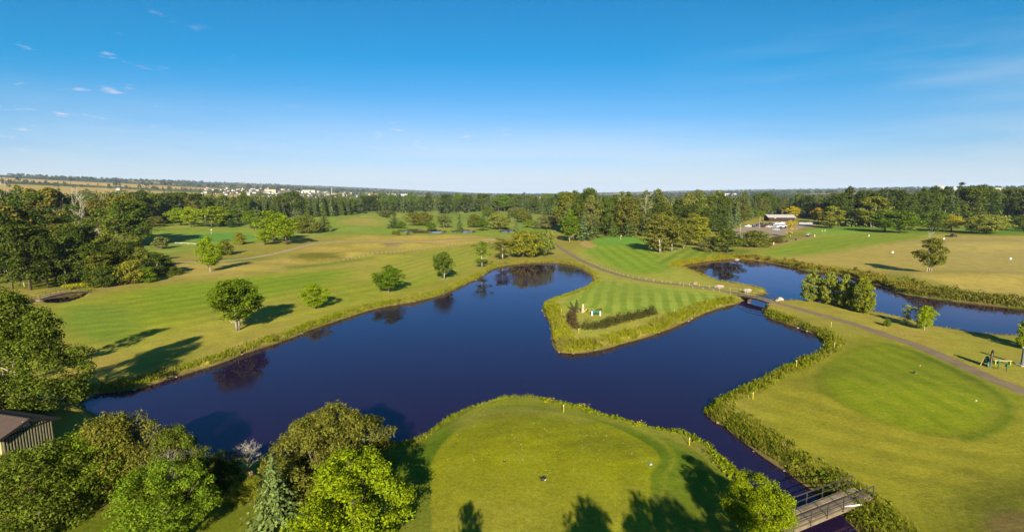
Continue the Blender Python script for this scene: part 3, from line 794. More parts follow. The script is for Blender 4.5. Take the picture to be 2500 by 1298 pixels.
PROTO = {}
def protos(kind, items): PROTO[kind] = items
protos('leafy', [leafy('leafy%d' % i, 100 + i, 12, 4.0, ['round', 'oval', 'ragged', 'oval', 'round'][i], [.16, .10, .12, .2, .08][i], 75, .27, 85, .34, stems=1 + (i % 2), trunk_r=.20, bark=M_PALEBARK if i % 2 else M_BARK) for i in range(5)])
protos('bush', [leafy('bush%d' % i, 130 + i, 5, 3.2, ['bush', 'dome', 'bush'][i], .02, 70, .26, 80, .24, stems=3, trunk_r=.14) for i in range(3)])
protos('willow', [leafy('willow%d' % i, 150 + i, 8, 5.0, 'willow', .14, 110, .21, 80, .22, up=.55, long=2.6, stems=3, trunk_r=.3) for i in range(3)])
protos('poplar', [leafy('poplar%d' % i, 170 + i, 16, 2.6, 'poplar', .06, 75, .32, 80, .34, trunk_r=.22, bark=M_PALEBARK) for i in range(3)])
protos('birch', [leafy('birch%d' % i, 180 + i, 13, 3.0, 'oval', .12, 75, .28, 80, .30, trunk_r=.17, bark=M_PALEBARK) for i in range(2)])
protos('thin', [leafy('thin%d' % i, 190 + i, 11, 2.8, 'ragged', .22, 50, .26, 60, .26, trunk_r=.15, bark=M_PALEBARK, open_=.25) for i in range(3)])
protos('spruce', [spruce('spruce%d' % i, 200 + i, 14, 2.9, 24, 12, 6, 1.0) for i in range(4)])
protos('dead', [dead('dead%d' % i, 220 + i, 12, 3, 4, r0=.15) for i in range(3)])
# lone trees on the near fairways, finer leaves
protos('fine', [leafy('fine%d' % i, 240 + i, 9, 3.7, ['round', 'oval', 'round'][i], [.24, .16, .12][i], 130, .22, 110, .215, stems=[2, 1, 1][i], trunk_r=.20, bark=M_PALEBARK, open_=.06) for i in range(3)])
protos('fwillow', [leafy('fwillow%d' % i, 260 + i, 8, 3.4, 'poplar', .02, 330, .13, 55, .13, up=.75, long=3.4, stems=3, trunk_r=.2) for i in range(2)])
# foreground, leaf by leaf
protos('maple', [leafy('maple%d' % i, 300 + i, 11, 4.6, ['oval', 'round'][i], [.10, .12][i], 200, .18, 165, .165, stems=1, trunk_r=.22, open_=.14) for i in range(2)])
protos('bigmaple', [leafy('bigmaple0', 310, 15, 6.0, 'taper', .02, 270, .17, 190, .19, stems=2, trunk_r=.3, bark=M_PALEBARK, open_=.16)])
protos('nearbush', [leafy('nearbush%d' % i, 320 + i, 5, 4.2, ['bush', 'dome', 'bush'][i], .02, 160, .185, 150, .118, stems=4, trunk_r=.16, long=1.9, open_=.14) for i in range(3)])
protos('nearwillow', [leafy('nearwillow0', 330, 8, 5.2, 'bush', .04, 250, .15, 150, .125, up=.35, long=2.6, stems=4, trunk_r=.24)])
protos('nearspruce', [spruce('nearspruce0', 340, 9, 3.0, 26, 14, 9, .42)])
protos('neardead', [dead('neardead%d' % i, 350 + i, 5, 3, 5, r0=.075, nk=4) for i in range(2)])

FOL = {  # foliage colours
 'dark': C(86, 98, 40), 'mid': C(104, 116, 44), 'olive': C(122, 122, 52), 'bright': C(150, 164, 32), 'lime': C(142, 156, 28), 'yellow': C(205, 180, 40), 'gold': C(220, 170, 35),
 'greyspruce': C(116, 126, 80), 'spruce': C(90, 102, 54), 'bluespruce': C(100, 112, 74), 'willow': C(148, 154, 72), 'grey': C(132, 134, 76), 'brown': C(118, 112, 54), 'deep': C(70, 84, 34), 'leafgreen': C(110, 130, 34), 'oliveyellow': C(146, 145, 52),
}
NAMES = {'leafy': 'leafy_tree', 'fine': 'leafy_tree', 'bush': 'bush', 'nearbush': 'bush', 'willow': 'willow_tree', 'fwillow': 'willow_tree', 'nearwillow': 'willow_tree', 'poplar': 'poplar_tree', 'birch': 'birch_tree',
         'thin': 'sparse_tree', 'spruce': 'spruce_tree', 'nearspruce': 'spruce_tree', 'dead': 'bare_tree', 'neardead': 'bare_shrub', 'maple': 'maple_tree', 'bigmaple': 'maple_tree'}
CATS = {'bush': 'bush', 'nearbush': 'bush', 'neardead': 'shrub'}
TREES = []
def tree_at(kind, x, y, h, w, colr, label, group=None, variant=None, rz=None, name=None, cat=None):
    ps = PROTO[kind]; p = ps[(variant if variant is not None else random.randrange(len(ps))) % len(ps)]
    e = thing(name or NAMES[kind], label, cat or CATS.get(kind, 'tree'), (x, y, hz(x, y)), random.uniform(0, 6.28) if rz is None else rz, group)
    e.scale = (w / p['W'], w / p['W'], h / p['H'])
    link('trunk', p['trunk'], e)
    c = link('branches' if p.get('bare') else 'crown', p['crown'], e)
    k = np.array(FOL[colr]) * random.uniform(.9, 1.12) * np.array([1.12, 1.17, .85]) * (.98 if kind in ('nearbush', 'bigmaple', 'nearwillow') else 1.0)
    c.color = (float(k[0] * random.uniform(.93, 1.07)), float(k[1]), float(k[2] * random.uniform(.85, 1.15)), 1)
    TREES.append((x, y, w))
    return e
def tree_px(kind, bx, by, ty, wpx, colr, label, group=None, variant=None, **kw):
    x, y = G(bx, by); h = top_height(y, ty) - hz(x, y)
    w = wpx / F * depth_of(y, h / 2)
    return tree_at(kind, x, y, h, w, colr, label, group, variant, **kw)

# single trees on the near fairway
for a in [
 ('fine', 578, 805, 680, 108, 'leafgreen', 'two-stemmed leafy tree on the fairway casting the longest shadow', 0),
 ('fine', 768, 753, 692, 62, 'bright', 'low round yellow-green tree near the pond bank', 2),
 ('fine', 949, 713, 647, 66, 'leafgreen', 'dense egg-shaped tree with thin trunk above its reflection in the pond', 1),
 ('fine', 1083, 682, 614, 46, 'mid', 'narrow open-crowned tree with pale trunk above the pond bend', 0),
 ('thin', 1177, 654, 590, 36, 'leafgreen', 'slender sparse tree at the pond corner', 0),
 ('thin', 1227, 635, 581, 42, 'olive', 'half-bare tree with grey lower branches beside the round willow clump', 1),
 ('willow', 1318, 624, 560, 76, 'willow', 'broad domed willow, right half of the clump by the pond', 0),
 ('willow', 1278, 628, 563, 84, 'oliveyellow', 'broad domed willow, left half of the clump by the pond', 1),
 ('fine', 514, 666, 575, 50, 'bright', 'tall ragged yellow-green tree beside the sandy track', 1),
 ('bush', 551, 622, 582, 34, 'olive', 'multi-stemmed olive shrub behind the ragged yellow-green tree', 0),
 ('bush', 586, 597, 566, 27, 'oliveyellow', 'small vase-shaped olive bush on the mounds in front of the putting green', 1),
 ('bush', 391, 607, 577, 36, 'grey', 'small grey-green shrub standing alone right of the dark wood', 2),
 ('bush', 380, 559, 527, 40, 'olive', 'round olive bush at the far edge of the left fairway', 0),
 ('leafy', 443, 556, 507, 52, 'bright', 'leftmost of the bright yellow-green trees behind the putting green', 0),
 ('leafy', 467, 559, 505, 46, 'bright', 'second from the left of the bright trees behind the putting green', 4),
 ('leafy', 517, 559, 503, 62, 'bright', 'bright tree with forked pale trunk behind the flagstick', 0),
 ('leafy', 545, 556, 503, 50, 'leafgreen', 'green tree right of the forked bright tree behind the putting green', 1),
 ('leafy', 588, 549, 497, 42, 'mid', 'dull green tree beyond the right end of the putting green', 1),
 ('leafy', 614, 561, 512, 44, 'leafgreen', 'green tree with pale trunk left of the yellow-green clump', 4),
 ('bush', 568, 558, 536, 22, 'deep', 'dark round bush under the trees behind the putting green', 1),
 ('leafy', 668, 590, 513, 84, 'lime', 'largest tree of the yellow-green clump by the sandy track', 4),
 ('leafy', 699, 598, 525, 60, 'lime', 'right-hand tree of the yellow-green clump with dark lower leaves', 0),
 ('leafy', 646, 598, 558, 40, 'bright', 'small yellow tree in front of the yellow-green clump', 4),
 ('willow', 748, 571, 524, 56, 'olive', 'soft olive willow between the yellow clump and the spruce', 1),
 ('spruce', 792, 566, 508, 36, 'spruce', 'lone spruce at the edge of the mounds', 0),
 ('leafy', 945, 538, 512, 36, 'grey', 'grey-green tree left of the twin willows in the park', 1),
 ('spruce', 963, 558, 516, 32, 'spruce', 'wide dark spruce left of the twin willows', 1),
 ('leafy', 981, 559, 540, 20, 'leafgreen', 'small bright tree at the left end of the far pond', 4),
 ('willow', 1014, 552, 518, 42, 'olive', 'left one of the twin willows above the far pond', 0),
 ('willow', 1035, 552, 517, 40, 'olive', 'right one of the twin willows above the far pond', 2),
 ('leafy', 1053, 562, 542, 22, 'leafgreen', 'small round green tree on the far pond bank', 0),
 ('leafy', 1085, 557, 522, 32, 'grey', 'grey-green conical tree right of the far pond trees', 1),
 ('spruce', 1122, 564, 506, 15, 'spruce', 'very slim columnar spruce among the park trees', 2),
 ('willow', 1158, 556, 522, 40, 'olive', 'olive willow right of the slim spruce', 1),
 ('leafy', 1177, 564, 535, 28, 'leafgreen', 'small bright green tree in front of the right-hand park willows', 0),
 ('willow', 1214, 560, 520, 56, 'willow', 'widest willow of the park group beyond the mounds', 0),
 ('bush', 962, 573, 562, 10, 'olive', 'tiny shrub on the fairway left of the young spruce', 0),
 ('bush', 972, 575, 563, 10, 'olive', 'tiny shrub on the fairway next to the young spruce', 1),
 ('spruce', 996, 574, 557, 9, 'spruce', 'young spruce standing alone on the far fairway', 3),
 ('willow', 1256, 531, 504, 32, 'grey', 'round grey willow behind the clump by the pond', 2),
 ('willow', 1281, 542, 517, 30, 'olive', 'small round willow above the clump by the pond', 0),
 ('leafy', 1290, 557, 535, 26, 'lime', 'small vivid green tree above the clump by the pond', 4),
 ('willow', 1333, 560, 526, 50, 'grey', 'dark domed willow left of the spruce group', 1),
 ('spruce', 1260, 566, 530, 14, 'bluespruce', 'thin pale spruce above the clump by the pond', 0),
 ('birch', 1390, 590, 512, 38, 'leafgreen', 'green birch with pale trunk at the left end of the spruce group', 0),
 ('spruce', 1424, 587, 508, 42, 'bluespruce', 'grey-green spruce next to the birch, behind the bunker', 0),
 ('spruce', 1452, 582, 517, 34, 'spruce', 'spruce between the bunker and the flag', 1),
 ('spruce', 1494, 578, 526, 30, 'spruce', 'spruce directly left of the putting green flag', 2),
 ('spruce', 1535, 578, 520, 34, 'spruce', 'spruce directly right of the putting green flag', 3),
 ('leafy', 1506, 575, 522, 30, 'leafgreen', 'yellow-green tree between the spruces behind the flag', 4),
 ('leafy', 1612, 616, 515, 76, 'olive', 'large dark olive tree right of the putting green', 1),
 ('thin', 1640, 614, 526, 66, 'olive', 'large tree with leaning pale trunk beside the striped turf', 1),
 ('leafy', 1670, 606, 545, 42, 'olive', 'smaller olive tree at the right end of the big pair', 3),
 ('leafy', 1706, 601, 528, 46, 'oliveyellow', 'tree turning yellow above the right corner of the striped turf', 2),
 ('bush', 1735, 613, 576, 54, 'grey', 'grey-green bush at the corner of the striped turf', 0),
 ('leafy', 1775, 617, 556, 68, 'mid', 'spreading green tree between the ponds and the car park', 4),
 ('bush', 1842, 603, 562, 70, 'olive', 'large rounded bush in front of the car park', 2),
 ('bush', 1896, 592, 577, 36, 'brown', 'low brown bush beside the range tee strip', 1),
 ('thin', 1929, 580, 538, 26, 'yellow', 'thin yellow tree at the car park corner', 0),
 ('leafy', 1853, 533, 512, 26, 'lime', 'bright round tree behind the car park lamp', 4),
 ('leafy', 1997, 547, 507, 30, 'gold', 'golden round tree right of the clubhouse', 0),
 ('leafy', 1935, 534, 503, 34, 'yellow', 'yellow tree behind the clubhouse roof', 0),
 ('leafy', 2028, 558, 502, 52, 'oliveyellow', 'tall tree with yellow top beside the practice green', 1),
 ('leafy', 2130, 556, 478, 62, 'oliveyellow', 'tall yellowing poplar-shaped tree above the practice range', 3),
 ('leafy', 2160, 568, 512, 66, 'leafgreen', 'left one of the two wide green trees behind the range', 0),
 ('leafy', 2195, 570, 513, 84, 'leafgreen', 'right one of the two wide green trees behind the range', 4),
 ('willow', 2280, 566, 513, 62, 'mid', 'grey-green willow right of the two wide range trees', 0),
 ('leafy', 2322, 566, 524, 44, 'yellow', 'yellow tree beside the mower on the range', 0),
 ('willow', 2402, 572, 522, 84, 'willow', 'large domed willow at the far right of the range', 2),
 ('willow', 2498, 566, 527, 44, 'mid', 'willow cut by the right edge above the range', 1),
 ('fwillow', 1983, 733, 657, 50, 'willow', 'leftmost of the four willows on the causeway', 0),
 ('fwillow', 2022, 740, 662, 42, 'willow', 'second of the four willows on the causeway from the left', 1),
 ('fwillow', 2061, 748, 669, 46, 'willow', 'third of the four willows on the causeway from the left', 0),
 ('fwillow', 2103, 760, 675, 54, 'oliveyellow', 'rightmost and yellowest of the four willows on the causeway', 1),
 ('thin', 2214, 792, 742, 25, 'willow', 'small grey-green sapling on the causeway', 1),
 ('fine', 2256, 804, 745, 38, 'bright', 'small yellow-green tree at the water on the causeway', 2),
 ('bush', 2165, 794, 777, 15, 'mid', 'small round shrub by the cart path', 0),
 ('fwillow', 2512, 850, 762, 46, 'bright', 'willow cut by the right edge beside the channel', 0),
 ('leafy', 2270, 672, 580, 60, 'olive', 'dark ragged tree with a bare top on the channel bank', 3),
 ('dead', 2262, 672, 548, 34, 'grey', 'bare snag rising out of the dark tree on the channel bank', 0),
]:
    tree_px(*a[:7], variant=a[7])

# the dark wood on the left
WL = 'leafy tree in the dark wood beside the creek bridge'
for (bx, by, ty, w, c_) in [(30,705,515,84,'dark'),(75,708,545,80,'mid'),(118,703,560,72,'dark'),(160,698,572,72,'mid'),(12,664,492,84,'brown'),(62,657,490,78,'dark'),(150,654,545,72,'olive'),(195,686,560,70,'dark'),(230,692,592,64,'mid'),(265,670,562,62,'olive'),(215,642,548,58,'dark'),(290,679,585,60,'mid'),(345,676,605,60,'olive'),(378,676,614,50,'mid'),(300,644,570,56,'grey'),(-30,695,510,90,'dark'),(-60,655,490,90,'deep'),(100,628,520,66,'olive'),(48,690,530,64,'olive'),(98,680,552,62,'mid'),(138,690,585,58,'olive'),(178,670,552,60,'mid'),(250,694,620,50,'olive'),(318,664,590,52,'dark'),(60,625,500,62,'brown'),(20,630,490,66,'olive'),(145,622,530,56,'dark'),(190,625,540,54,'grey')]:
    c_ = {'mid': 'dark', 'dark': 'deep'}.get(c_, c_)
    tone = {'dark': 'dark', 'deep': 'very dark', 'mid': 'green', 'olive': 'olive', 'brown': 'brownish', 'grey': 'grey-green'}[c_]
    tree_px('leafy', bx, by, ty, w, c_, tone + ' ' + WL + (', at the left edge' if bx < 50 else ', among the tall ones' if bx < 180 else ', among the shorter ones'), 'trees of the dark wood on the left')
for (bx, by, ty, w, c_, lb) in [(322,692,635,54,'oliveyellow','yellowish bush in front of the dark wood'),(402,664,628,46,'mid','green bush at the right tip of the dark wood'),(255,700,650,60,'dark','dark bush at the foot of the dark wood'),
                            (330,646,575,50,'olive','tall olive bush among the trees at the right of the dark wood'),(360,688,650,40,'leafgreen','fresh green bush right of the yellowish one by the dark wood'),(425,672,650,30,'mid','smallest bush, alone at the right tip of the dark wood')]:
    tree_px('bush', bx, by, ty, w, c_, lb, 'bushes edging the dark wood')
for (bx, by, ty, w) in [(60,700,560,50),(118,690,585,46),(235,600,520,60)]:
    tree_px('dead', bx, by, ty, w, 'grey', {60: 'bare pale tree at the left in the dark wood', 118: 'bare pale tree among the tall trunks of the dark wood', 235: 'bare pale tree at the back of the dark wood'}[bx], 'bare trees in the dark wood')

for (bx, by, ty, w) in [(22,604,462,40),(52,603,455,46),(78,604,470,36),(128,603,478,36),(160,602,480,40),(196,602,476,40),(210,601,490,34),(255,601,474,38),(305,604,488,34),(232,612,545,60)]:
    tree_px('dead', bx, by, ty, w, 'grey', 'bare pale tree rising over the wood beyond the left fairway', 'bare trees over the far left wood')
# belts of forest trees
def belt(px, n, rows, gap, kinds, hr, wr, cols, label, group, jit=.5):
    p = GP(px); seg = np.linalg.norm(np.diff(p, axis=0), axis=1); s = np.concatenate([[0], np.cumsum(seg)])
    for r in range(rows):
        m = n // rows
        for i in range(m):
            t = (i + .5 * (r % 2) + random.uniform(-jit, jit)) / m * s[-1]
            x = np.interp(t, s, p[:, 0]); y = np.interp(t, s, p[:, 1])
            d = np.array([x, y]); d /= np.linalg.norm(d)
            q = d * (r * gap + random.uniform(-.4, .4) * gap); x += q[0]; y += q[1]
            k = random.choices([a for a, _ in kinds], [b for _, b in kinds])[0]
            f = t / s[-1]; h0 = hr[0] + (hr[1] - hr[0]) * f
            h = h0 * random.uniform(.76, 1.12) * (1.0 + .05 * r)
            if k == 'spruce': w = h * random.uniform(.34, .46); c_ = random.choice(['spruce', 'spruce', 'bluespruce', 'dark'])
            elif k == 'poplar': w = h * random.uniform(.26, .36); c_ = random.choice(cols)
            elif k == 'dead': w = h * .35; c_ = 'grey'; h *= 1.12
            elif k == 'bush': h *= .45; w = h * random.uniform(.9, 1.4); c_ = random.choice(cols)
            else: w = h * random.uniform(wr[0], wr[1]); c_ = random.choice(cols)
            tone = {'dark': 'dark', 'deep': 'very dark', 'mid': 'green', 'olive': 'olive', 'brown': 'brownish', 'grey': 'grey-green', 'leafgreen': 'fresh green', 'spruce': 'dull green', 'bluespruce': 'bluish'}[c_]
            place = ('left end of ' if f < .25 else 'left half of ' if f < .5 else 'right half of ' if f < .75 else 'right end of ') if len(px) > 3 else ''
            rowt = ('front' if r == 0 else 'back' if r == rows - 1 else 'middle')
            nm = {'spruce': 'spruce', 'poplar': 'poplar', 'dead': 'bare tree', 'bush': 'bush', 'birch': 'birch'}.get(k, 'leafy tree')
            tree_at(k, x, y, h, w, c_, ('' if k == 'dead' else tone + ' ') + label % (nm, place), group % nm)
MIXL = [('leafy', 6), ('spruce', 1.2), ('dead', 1.6), ('poplar', 1.6), ('bush', .6)]
belt([(-120,612),(0,606),(120,603),(240,600),(335,604)], 60, 3, 9, MIXL, (29, 22), (.45, .7), ['dark', 'olive', 'mid', 'brown', 'dark'], '%s in the %swood beyond the left fairway', '%s row of the far left wood')
belt([(335,560),(400,548),(500,545),(620,540)], 57, 3, 12, [('leafy', 5), ('spruce', 3), ('poplar', 1)], (22, 19), (.5, .8), ['dark', 'mid', 'olive'], '%s in the %swood behind the bright row', '%ss behind the bright row')
belt([(600,542),(700,536),(780,533),(860,527)], 48, 3, 8, [('spruce', 9), ('leafy', 1)], (24, 22), (.5, .7), ['dark', 'mid'], '%s in the %sconifer belt behind the mounds', '%ss of the conifer belt')
belt([(850,520),(960,517),(1080,516),(1250,517),(1370,528)], 141, 3, 14, [('spruce', 6), ('leafy', 3), ('poplar', 1)], (23, 22), (.5, .8), ['mid', 'dark', 'leafgreen'], '%s in the %sline beyond the park', '%ss in the line beyond the park')
belt([(1180,540),(1260,545),(1340,550)], 10, 2, 15, [('spruce', 6), ('leafy', 2)], (12, 13), (.5, .8), ['mid', 'olive'], '%s scattered through the %spark behind the pond clump', '%ss scattered in the park')
belt([(1372,570),(1440,574),(1560,577),(1680,572),(1760,556)], 84, 4, 10, [('poplar', 4), ('spruce', 4), ('leafy', 3), ('dead', .35)], (23, 23), (.4, .6), ['olive', 'mid', 'dark', 'grey'], '%s in the %stall grove behind the putting green flag', '%ss of the tall grove')
belt([(1690,590),(1730,578),(1780,560),(1830,535)], 14, 2, 8, [('leafy', 4), ('spruce', 2)], (17, 17), (.5, .75), ['olive', 'mid', 'dark'], '%s in the %sbelt between grove and car park', '%ss left of the car park')
belt([(1790,532),(1900,527),(1990,532),(2060,543)], 54, 3, 14, [('spruce', 5), ('leafy', 4), ('poplar', 1)], (23, 25), (.5, .7), ['mid', 'dark', 'olive'], '%s in the %sbelt behind the clubhouse', '%ss behind the clubhouse')
belt([(2040,552),(2150,556),(2250,552),(2350,548),(2440,548),(2620,552)], 84, 3, 12, [('leafy', 5), ('spruce', 4), ('poplar', 1.5)], (26, 30), (.45, .65), ['dark', 'mid', 'deep', 'dark'], '%s in the %stall wood behind the driving range', '%ss of the wood behind the range')

# foreground shrubs and trees on the near bank
for a in [
 ('bigmaple', 62, 1022, 703, 212, 'mid', 'tall leafy maple standing over the brown-roofed shed', 0),
 ('thin', 15, 950, 695, 90, 'olive', 'thin half-bare tree behind the maple at the left edge', 1),
 ('nearbush', 95, 1268, 1090, 250, 'mid', 'large dense bush in the bottom left corner below the shed', 0),
 ('nearbush', 225, 1205, 1050, 190, 'leafgreen', 'green bush between the shed wall and the lawn', 1),
 ('nearbush', 310, 1180, 1006, 190, 'olive', 'tall bush with pale leaf tips against the water', 2),
 ('nearbush', 430, 1165, 1042, 130, 'mid', 'bush at the water right of the pale-tipped bush', 0),
 ('neardead', 412, 1190, 1085, 120, 'grey', 'bare twiggy shrub among the green bushes', 0),
 ('maple', 405, 1345, 1125, 190, 'leafgreen', 'young maple at the bottom edge left of the spruce', 1),
 ('nearbush', 535, 1190, 1105, 120, 'deep', 'dark bush in shade left of the grey dead shrub', 1),
 ('neardead', 605, 1165, 1072, 80, 'grey', 'grey dead shrub standing against the water', 1),
 ('nearbush', 610, 1222, 1165, 66, 'oliveyellow', 'small yellowing bush beside the spruce', 2),
 ('nearspruce', 676, 1325, 1098, 150, 'greyspruce', 'grey-green spruce in the foreground', 0),
 ('nearwillow', 805, 1180, 1001, 262, 'olive', 'wide olive willow bush rising in front of the pond', 0),
 ('maple', 868, 1365, 1102, 270, 'lime', 'sunlit yellow-green maple at the bottom edge', 0),
 ('maple', 1852, 1345, 1163, 150, 'lime', 'sunlit yellow-green tree covering the end of the plank bridge', 1),
 ('nearbush', 720, 1220, 1140, 130, 'deep', 'shaded bush between the spruce and the willow', 0),
 ('nearbush', 15, 1190, 1112, 110, 'olive', 'bush growing against the shed wall at the left edge', 2),
]:
    tree_px(*a[:7], variant=a[7])
# trees that stand below the picture and throw their shadows on the tee
SH = 'tree below the tee casting a shadow over it'
for (x, y, h, w, k) in [(16.3, 9.5, 15.5, 7.0, 'spruce'), (10.8, 6.2, 15, 5.0, 'leafy'), (6.6, 6.8, 14, 4.5, 'leafy'), (19.5, 2, 15, 7, 'leafy'), (14.0, 1.5, 17, 7, 'leafy'), (-2.7, 15.0, 10.5, 3.0, 'leafy'), (-13, 16, 9.5, 6, 'leafy')]:
    tree_at(k, x, y, h, w, 'mid', SH, 'trees below the tee')

# ------------------------------------------------------------------ bank vegetation (uncountable)
def along(px, z=WZ, closed=False):
    p = chaikin(GP(px, z), False, 2); return p
def bank_points(px, dmin, dmax, dens, rng):
    p = along(px); seg = np.linalg.norm(np.diff(p, axis=0), axis=1); s = np.concatenate([[0], np.cumsum(seg)])
    n = int(s[-1] * (dmax - dmin) * dens * 2.2)
    t = rng.random(n) * s[-1]
    q = np.stack([np.interp(t, s, p[:, 0]), np.interp(t, s, p[:, 1])], 1)
    a = rng.random(n) * 6.283; d = rng.uniform(dmin, dmax * 1.05, n)
    q = q + np.stack([np.cos(a), np.sin(a)], 1) * d[:, None]
    sd = water_sd(q); wob = (.28 * vnoise(q[:, 0], q[:, 1], 2.5, 8) + .5 * vnoise(q[:, 0], q[:, 1], 8, 88)) * (dmax - dmin)
    gap = vnoise(q[:, 0], q[:, 1], 3.2, 99) + .5 * vnoise(q[:, 0], q[:, 1], 1.1, 98)
    k = (sd > dmin + .25 * vnoise(q[:, 0], q[:, 1], 1.7, 97)) & (sd < dmax + wob) & ((gap > -.55) | (rng.random(n) < .3))
    return q[k], sd[k]
def blades(name, px, dmin, dmax, dens, h0, h1, w, colr, label, seed, lean=.3, fl=None):
    dens, w = dens * 1.9, w * .52
    rng = np.random.default_rng(seed)
    q, sd = bank_points(px, dmin, dmax, dens, rng); n = len(q)
    z = height(q, sd)
    clump = .75 + .35 * vnoise(q[:, 0], q[:, 1], 1.1, 17) + .2 * vnoise(q[:, 0], q[:, 1], 4, 18)
    h = rng.uniform(h0, h1, n) * clump
    a = rng.random(n) * 6.283; wv = np.stack([np.cos(a), np.sin(a), np.zeros(n)], 1) * (w * rng.uniform(.6, 1.4, n))[:, None]
    b = np.column_stack([q, z - .03]); ln = rng.normal(size=(n, 3)) * lean; ln[:, 2] = 0
    tip = b + (ln + np.array([0, 0, 1])) * h[:, None]
    md = b + (ln * .35 + np.array([0, 0, .55])) * h[:, None]
    V = np.stack([b - wv * .4, b + wv * .4, md + wv * .5, tip, md - wv * .5], 1).reshape(-1, 3)
    v = np.clip(np.repeat(rng.random(n) * .75 + .25 * (vnoise(q[:, 0], q[:, 1], 3, 19) * .5 + .5), 5), 0, 1)
    dry = (vnoise(q[:, 0], q[:, 1], 3.7, 51) + .5 * vnoise(q[:, 0], q[:, 1], .9, 52) + rng.normal(size=n) * .25) > .42
    V = V.reshape(n, 5, 3); v = v.reshape(n, 5)
    for msk, nm, cc, lb in ((~dry, name, np.array(colr), label), (dry, 'dry_' + name, np.array(colr) * .55 + C(176, 156, 92) * .45, 'straw-coloured patches in the ' + label)):
        m = int(msk.sum())
        if m == 0: continue
        o = link(nm, mesh_from(nm, V[msk].reshape(-1, 3), np.arange(5 * m).reshape(-1, 5), 5, [M_BLADE], {'v': v[msk].ravel()}))
        o.color = (*[float(x) for x in cc], 1); stuff(o, lb)
def herbs(name, px, dmin, dmax, dens, h0, h1, leaf, colr, label, seed, per=9):
    """leafy weeds: little heaps of leaves"""
    rng = np.random.default_rng(seed)
    q, sd = bank_points(px, dmin, dmax, dens, rng); n = len(q); z = height(q, sd)
    cl = .7 + .5 * np.clip(vnoise(q[:, 0], q[:, 1], 1.6, 27) + .4 * vnoise(q[:, 0], q[:, 1], 5, 28), -1, 1)
    h = rng.uniform(h0, h1, n) * cl
    ids = np.repeat(np.arange(n), per); m = len(ids)
    D = rng.normal(size=(m, 3)); D /= np.linalg.norm(D, axis=1)[:, None]
    D[:, 2] = np.abs(D[:, 2])
    P = np.column_stack([q, z])[ids] + D * (h[ids] * rng.uniform(.5, 1.05, m))[:, None] * np.array([.55, .55, 1.0])
    me = leaves_mesh(name, P, D * .7 + rng.normal(size=D.shape) * .5 + np.array([0, 0, .3]), leaf * rng.uniform(.6, 1.3, m), rng, M_LEAF, 1.5)
    o = link(name, me); o.color = (*[float(x) for x in colr], 1)
    return stuff(o, label)
YG = C(158, 164, 40)
blades('bank_grass', RUN['A'] + RUN['B'][:1], .55, 3.0, 34, .35, .85, .13, YG, 'bright tall grass on the fairway bank', 1)
blades('bank_grass', RUN['B'] + RUN['C'][:1], .7, 2.6, 22, .3, .7, .16, C(160, 156, 50), 'tall grass on the bank below the willow clump', 2)
blades('bank_grass', RUN['C'][:5], .45, 3.0, 34, .35, .9, .13, YG, 'bright tall grass on the west side of the peninsula', 3)
blades('bank_grass', RUN['C'][4:], .55, 4.2, 36, .4, 1.0, .13, C(166, 168, 38), 'bright tall grass on the near side of the peninsula', 4)
blades('bank_grass', R2['P'] + [(1738,637)], .4, 2.2, 22, .3, .7, .16, C(172, 164, 44), 'grass fringe on the corner by the right pond', 5)
blades('bank_grass', [(1800,631), (1738,637), (1659,648), (1672,656)], .4, 5.0, 16, .5, 1.0, .2, C(176, 166, 36), 'tall grass below the striped corner', 6)
blades('bank_grass', R2['Q'], .3, 1.6, 20, .2, .55, .14, C(170, 150, 60), 'low dry grass on the causeway bank', 7)
herbs('bank_weeds', RUN['E'], .5, 3.0, 3.6, .4, 1.1, .20, C(130, 142, 28), 'leafy weeds on the bank of the right-hand tee', 8, 14)
blades('bank_grass', RUN['E'], .35, 3.4, 16, .4, .9, .12, C(150, 152, 34), 'grass among the weeds of the right bank', 9)
herbs('bank_weeds', RUN['Fb'], .5, 4.2, 5.5, .3, .9, .15, C(128, 138, 30), 'leafy weeds on the far side of the narrow channel', 10, 14)
blades('bank_grass', RUN['Fb'], .35, 4.2, 26, .3, .72, .09, C(138, 140, 40), 'dry grass on the far side of the narrow channel', 11)
herbs('bank_weeds', RUN['Gb'][2:], .35, 2.3, 9, .3, .8, .17, C(142, 158, 24), 'bright weeds on the bank below the near tee', 12, 15)
blades('bank_grass', RUN['Gb'], .3, 2.2, 30, .3, .7, .08, C(160, 166, 26), 'grass on the bank below the near tee', 13)
blades('bank_grass', RUN['H'], .3, 2.4, 46, .3, .7, .08, C(152, 162, 30), 'bright grass on the curved bank of the near tee', 14)
herbs('bank_weeds', RUN['H'] + RUN['I'][:3], .4, 2.2, 4, .3, .7, .16, C(140, 152, 30), 'weeds at the water in front of the willow bush', 15, 12)
# rough far bank of the right channel
RB = R2['R'][1:]
herbs('rough_weeds', R2['R'][:8], .8, 16, .10, 1.0, 2.2, .32, C(140, 134, 46), 'tall yellowish weed clumps beyond the channel', 116, 60)
blades('rough_grass', R2['R'][:7], .6, 15, 6, .5, 1.2, .26, C(138, 134, 54), 'tall rough grass on the slope beyond the channel', 16)
herbs('rough_weeds', R2['R'][:7], .8, 13, .55, .8, 1.7, .34, C(118, 118, 46), 'mixed weeds on the slope beyond the channel', 17, 26)
blades('rough_grass', R2['R'][6:], .6, 9, 8, .5, 1.3, .28, C(158, 148, 50), 'yellow rough grass between the channel and the driving range', 18)
herbs('rough_weeds', R2['R'][6:], .8, 9, .08, .9, 1.8, .32, C(112, 96, 40), 'brown weed clumps between the channel and the driving range', 119, 55)
herbs('rough_weeds', R2['R'][6:], .8, 8, .25, .6, 1.3, .34, C(126, 122, 44), 'dark weeds between the channel and the driving range', 19, 22)
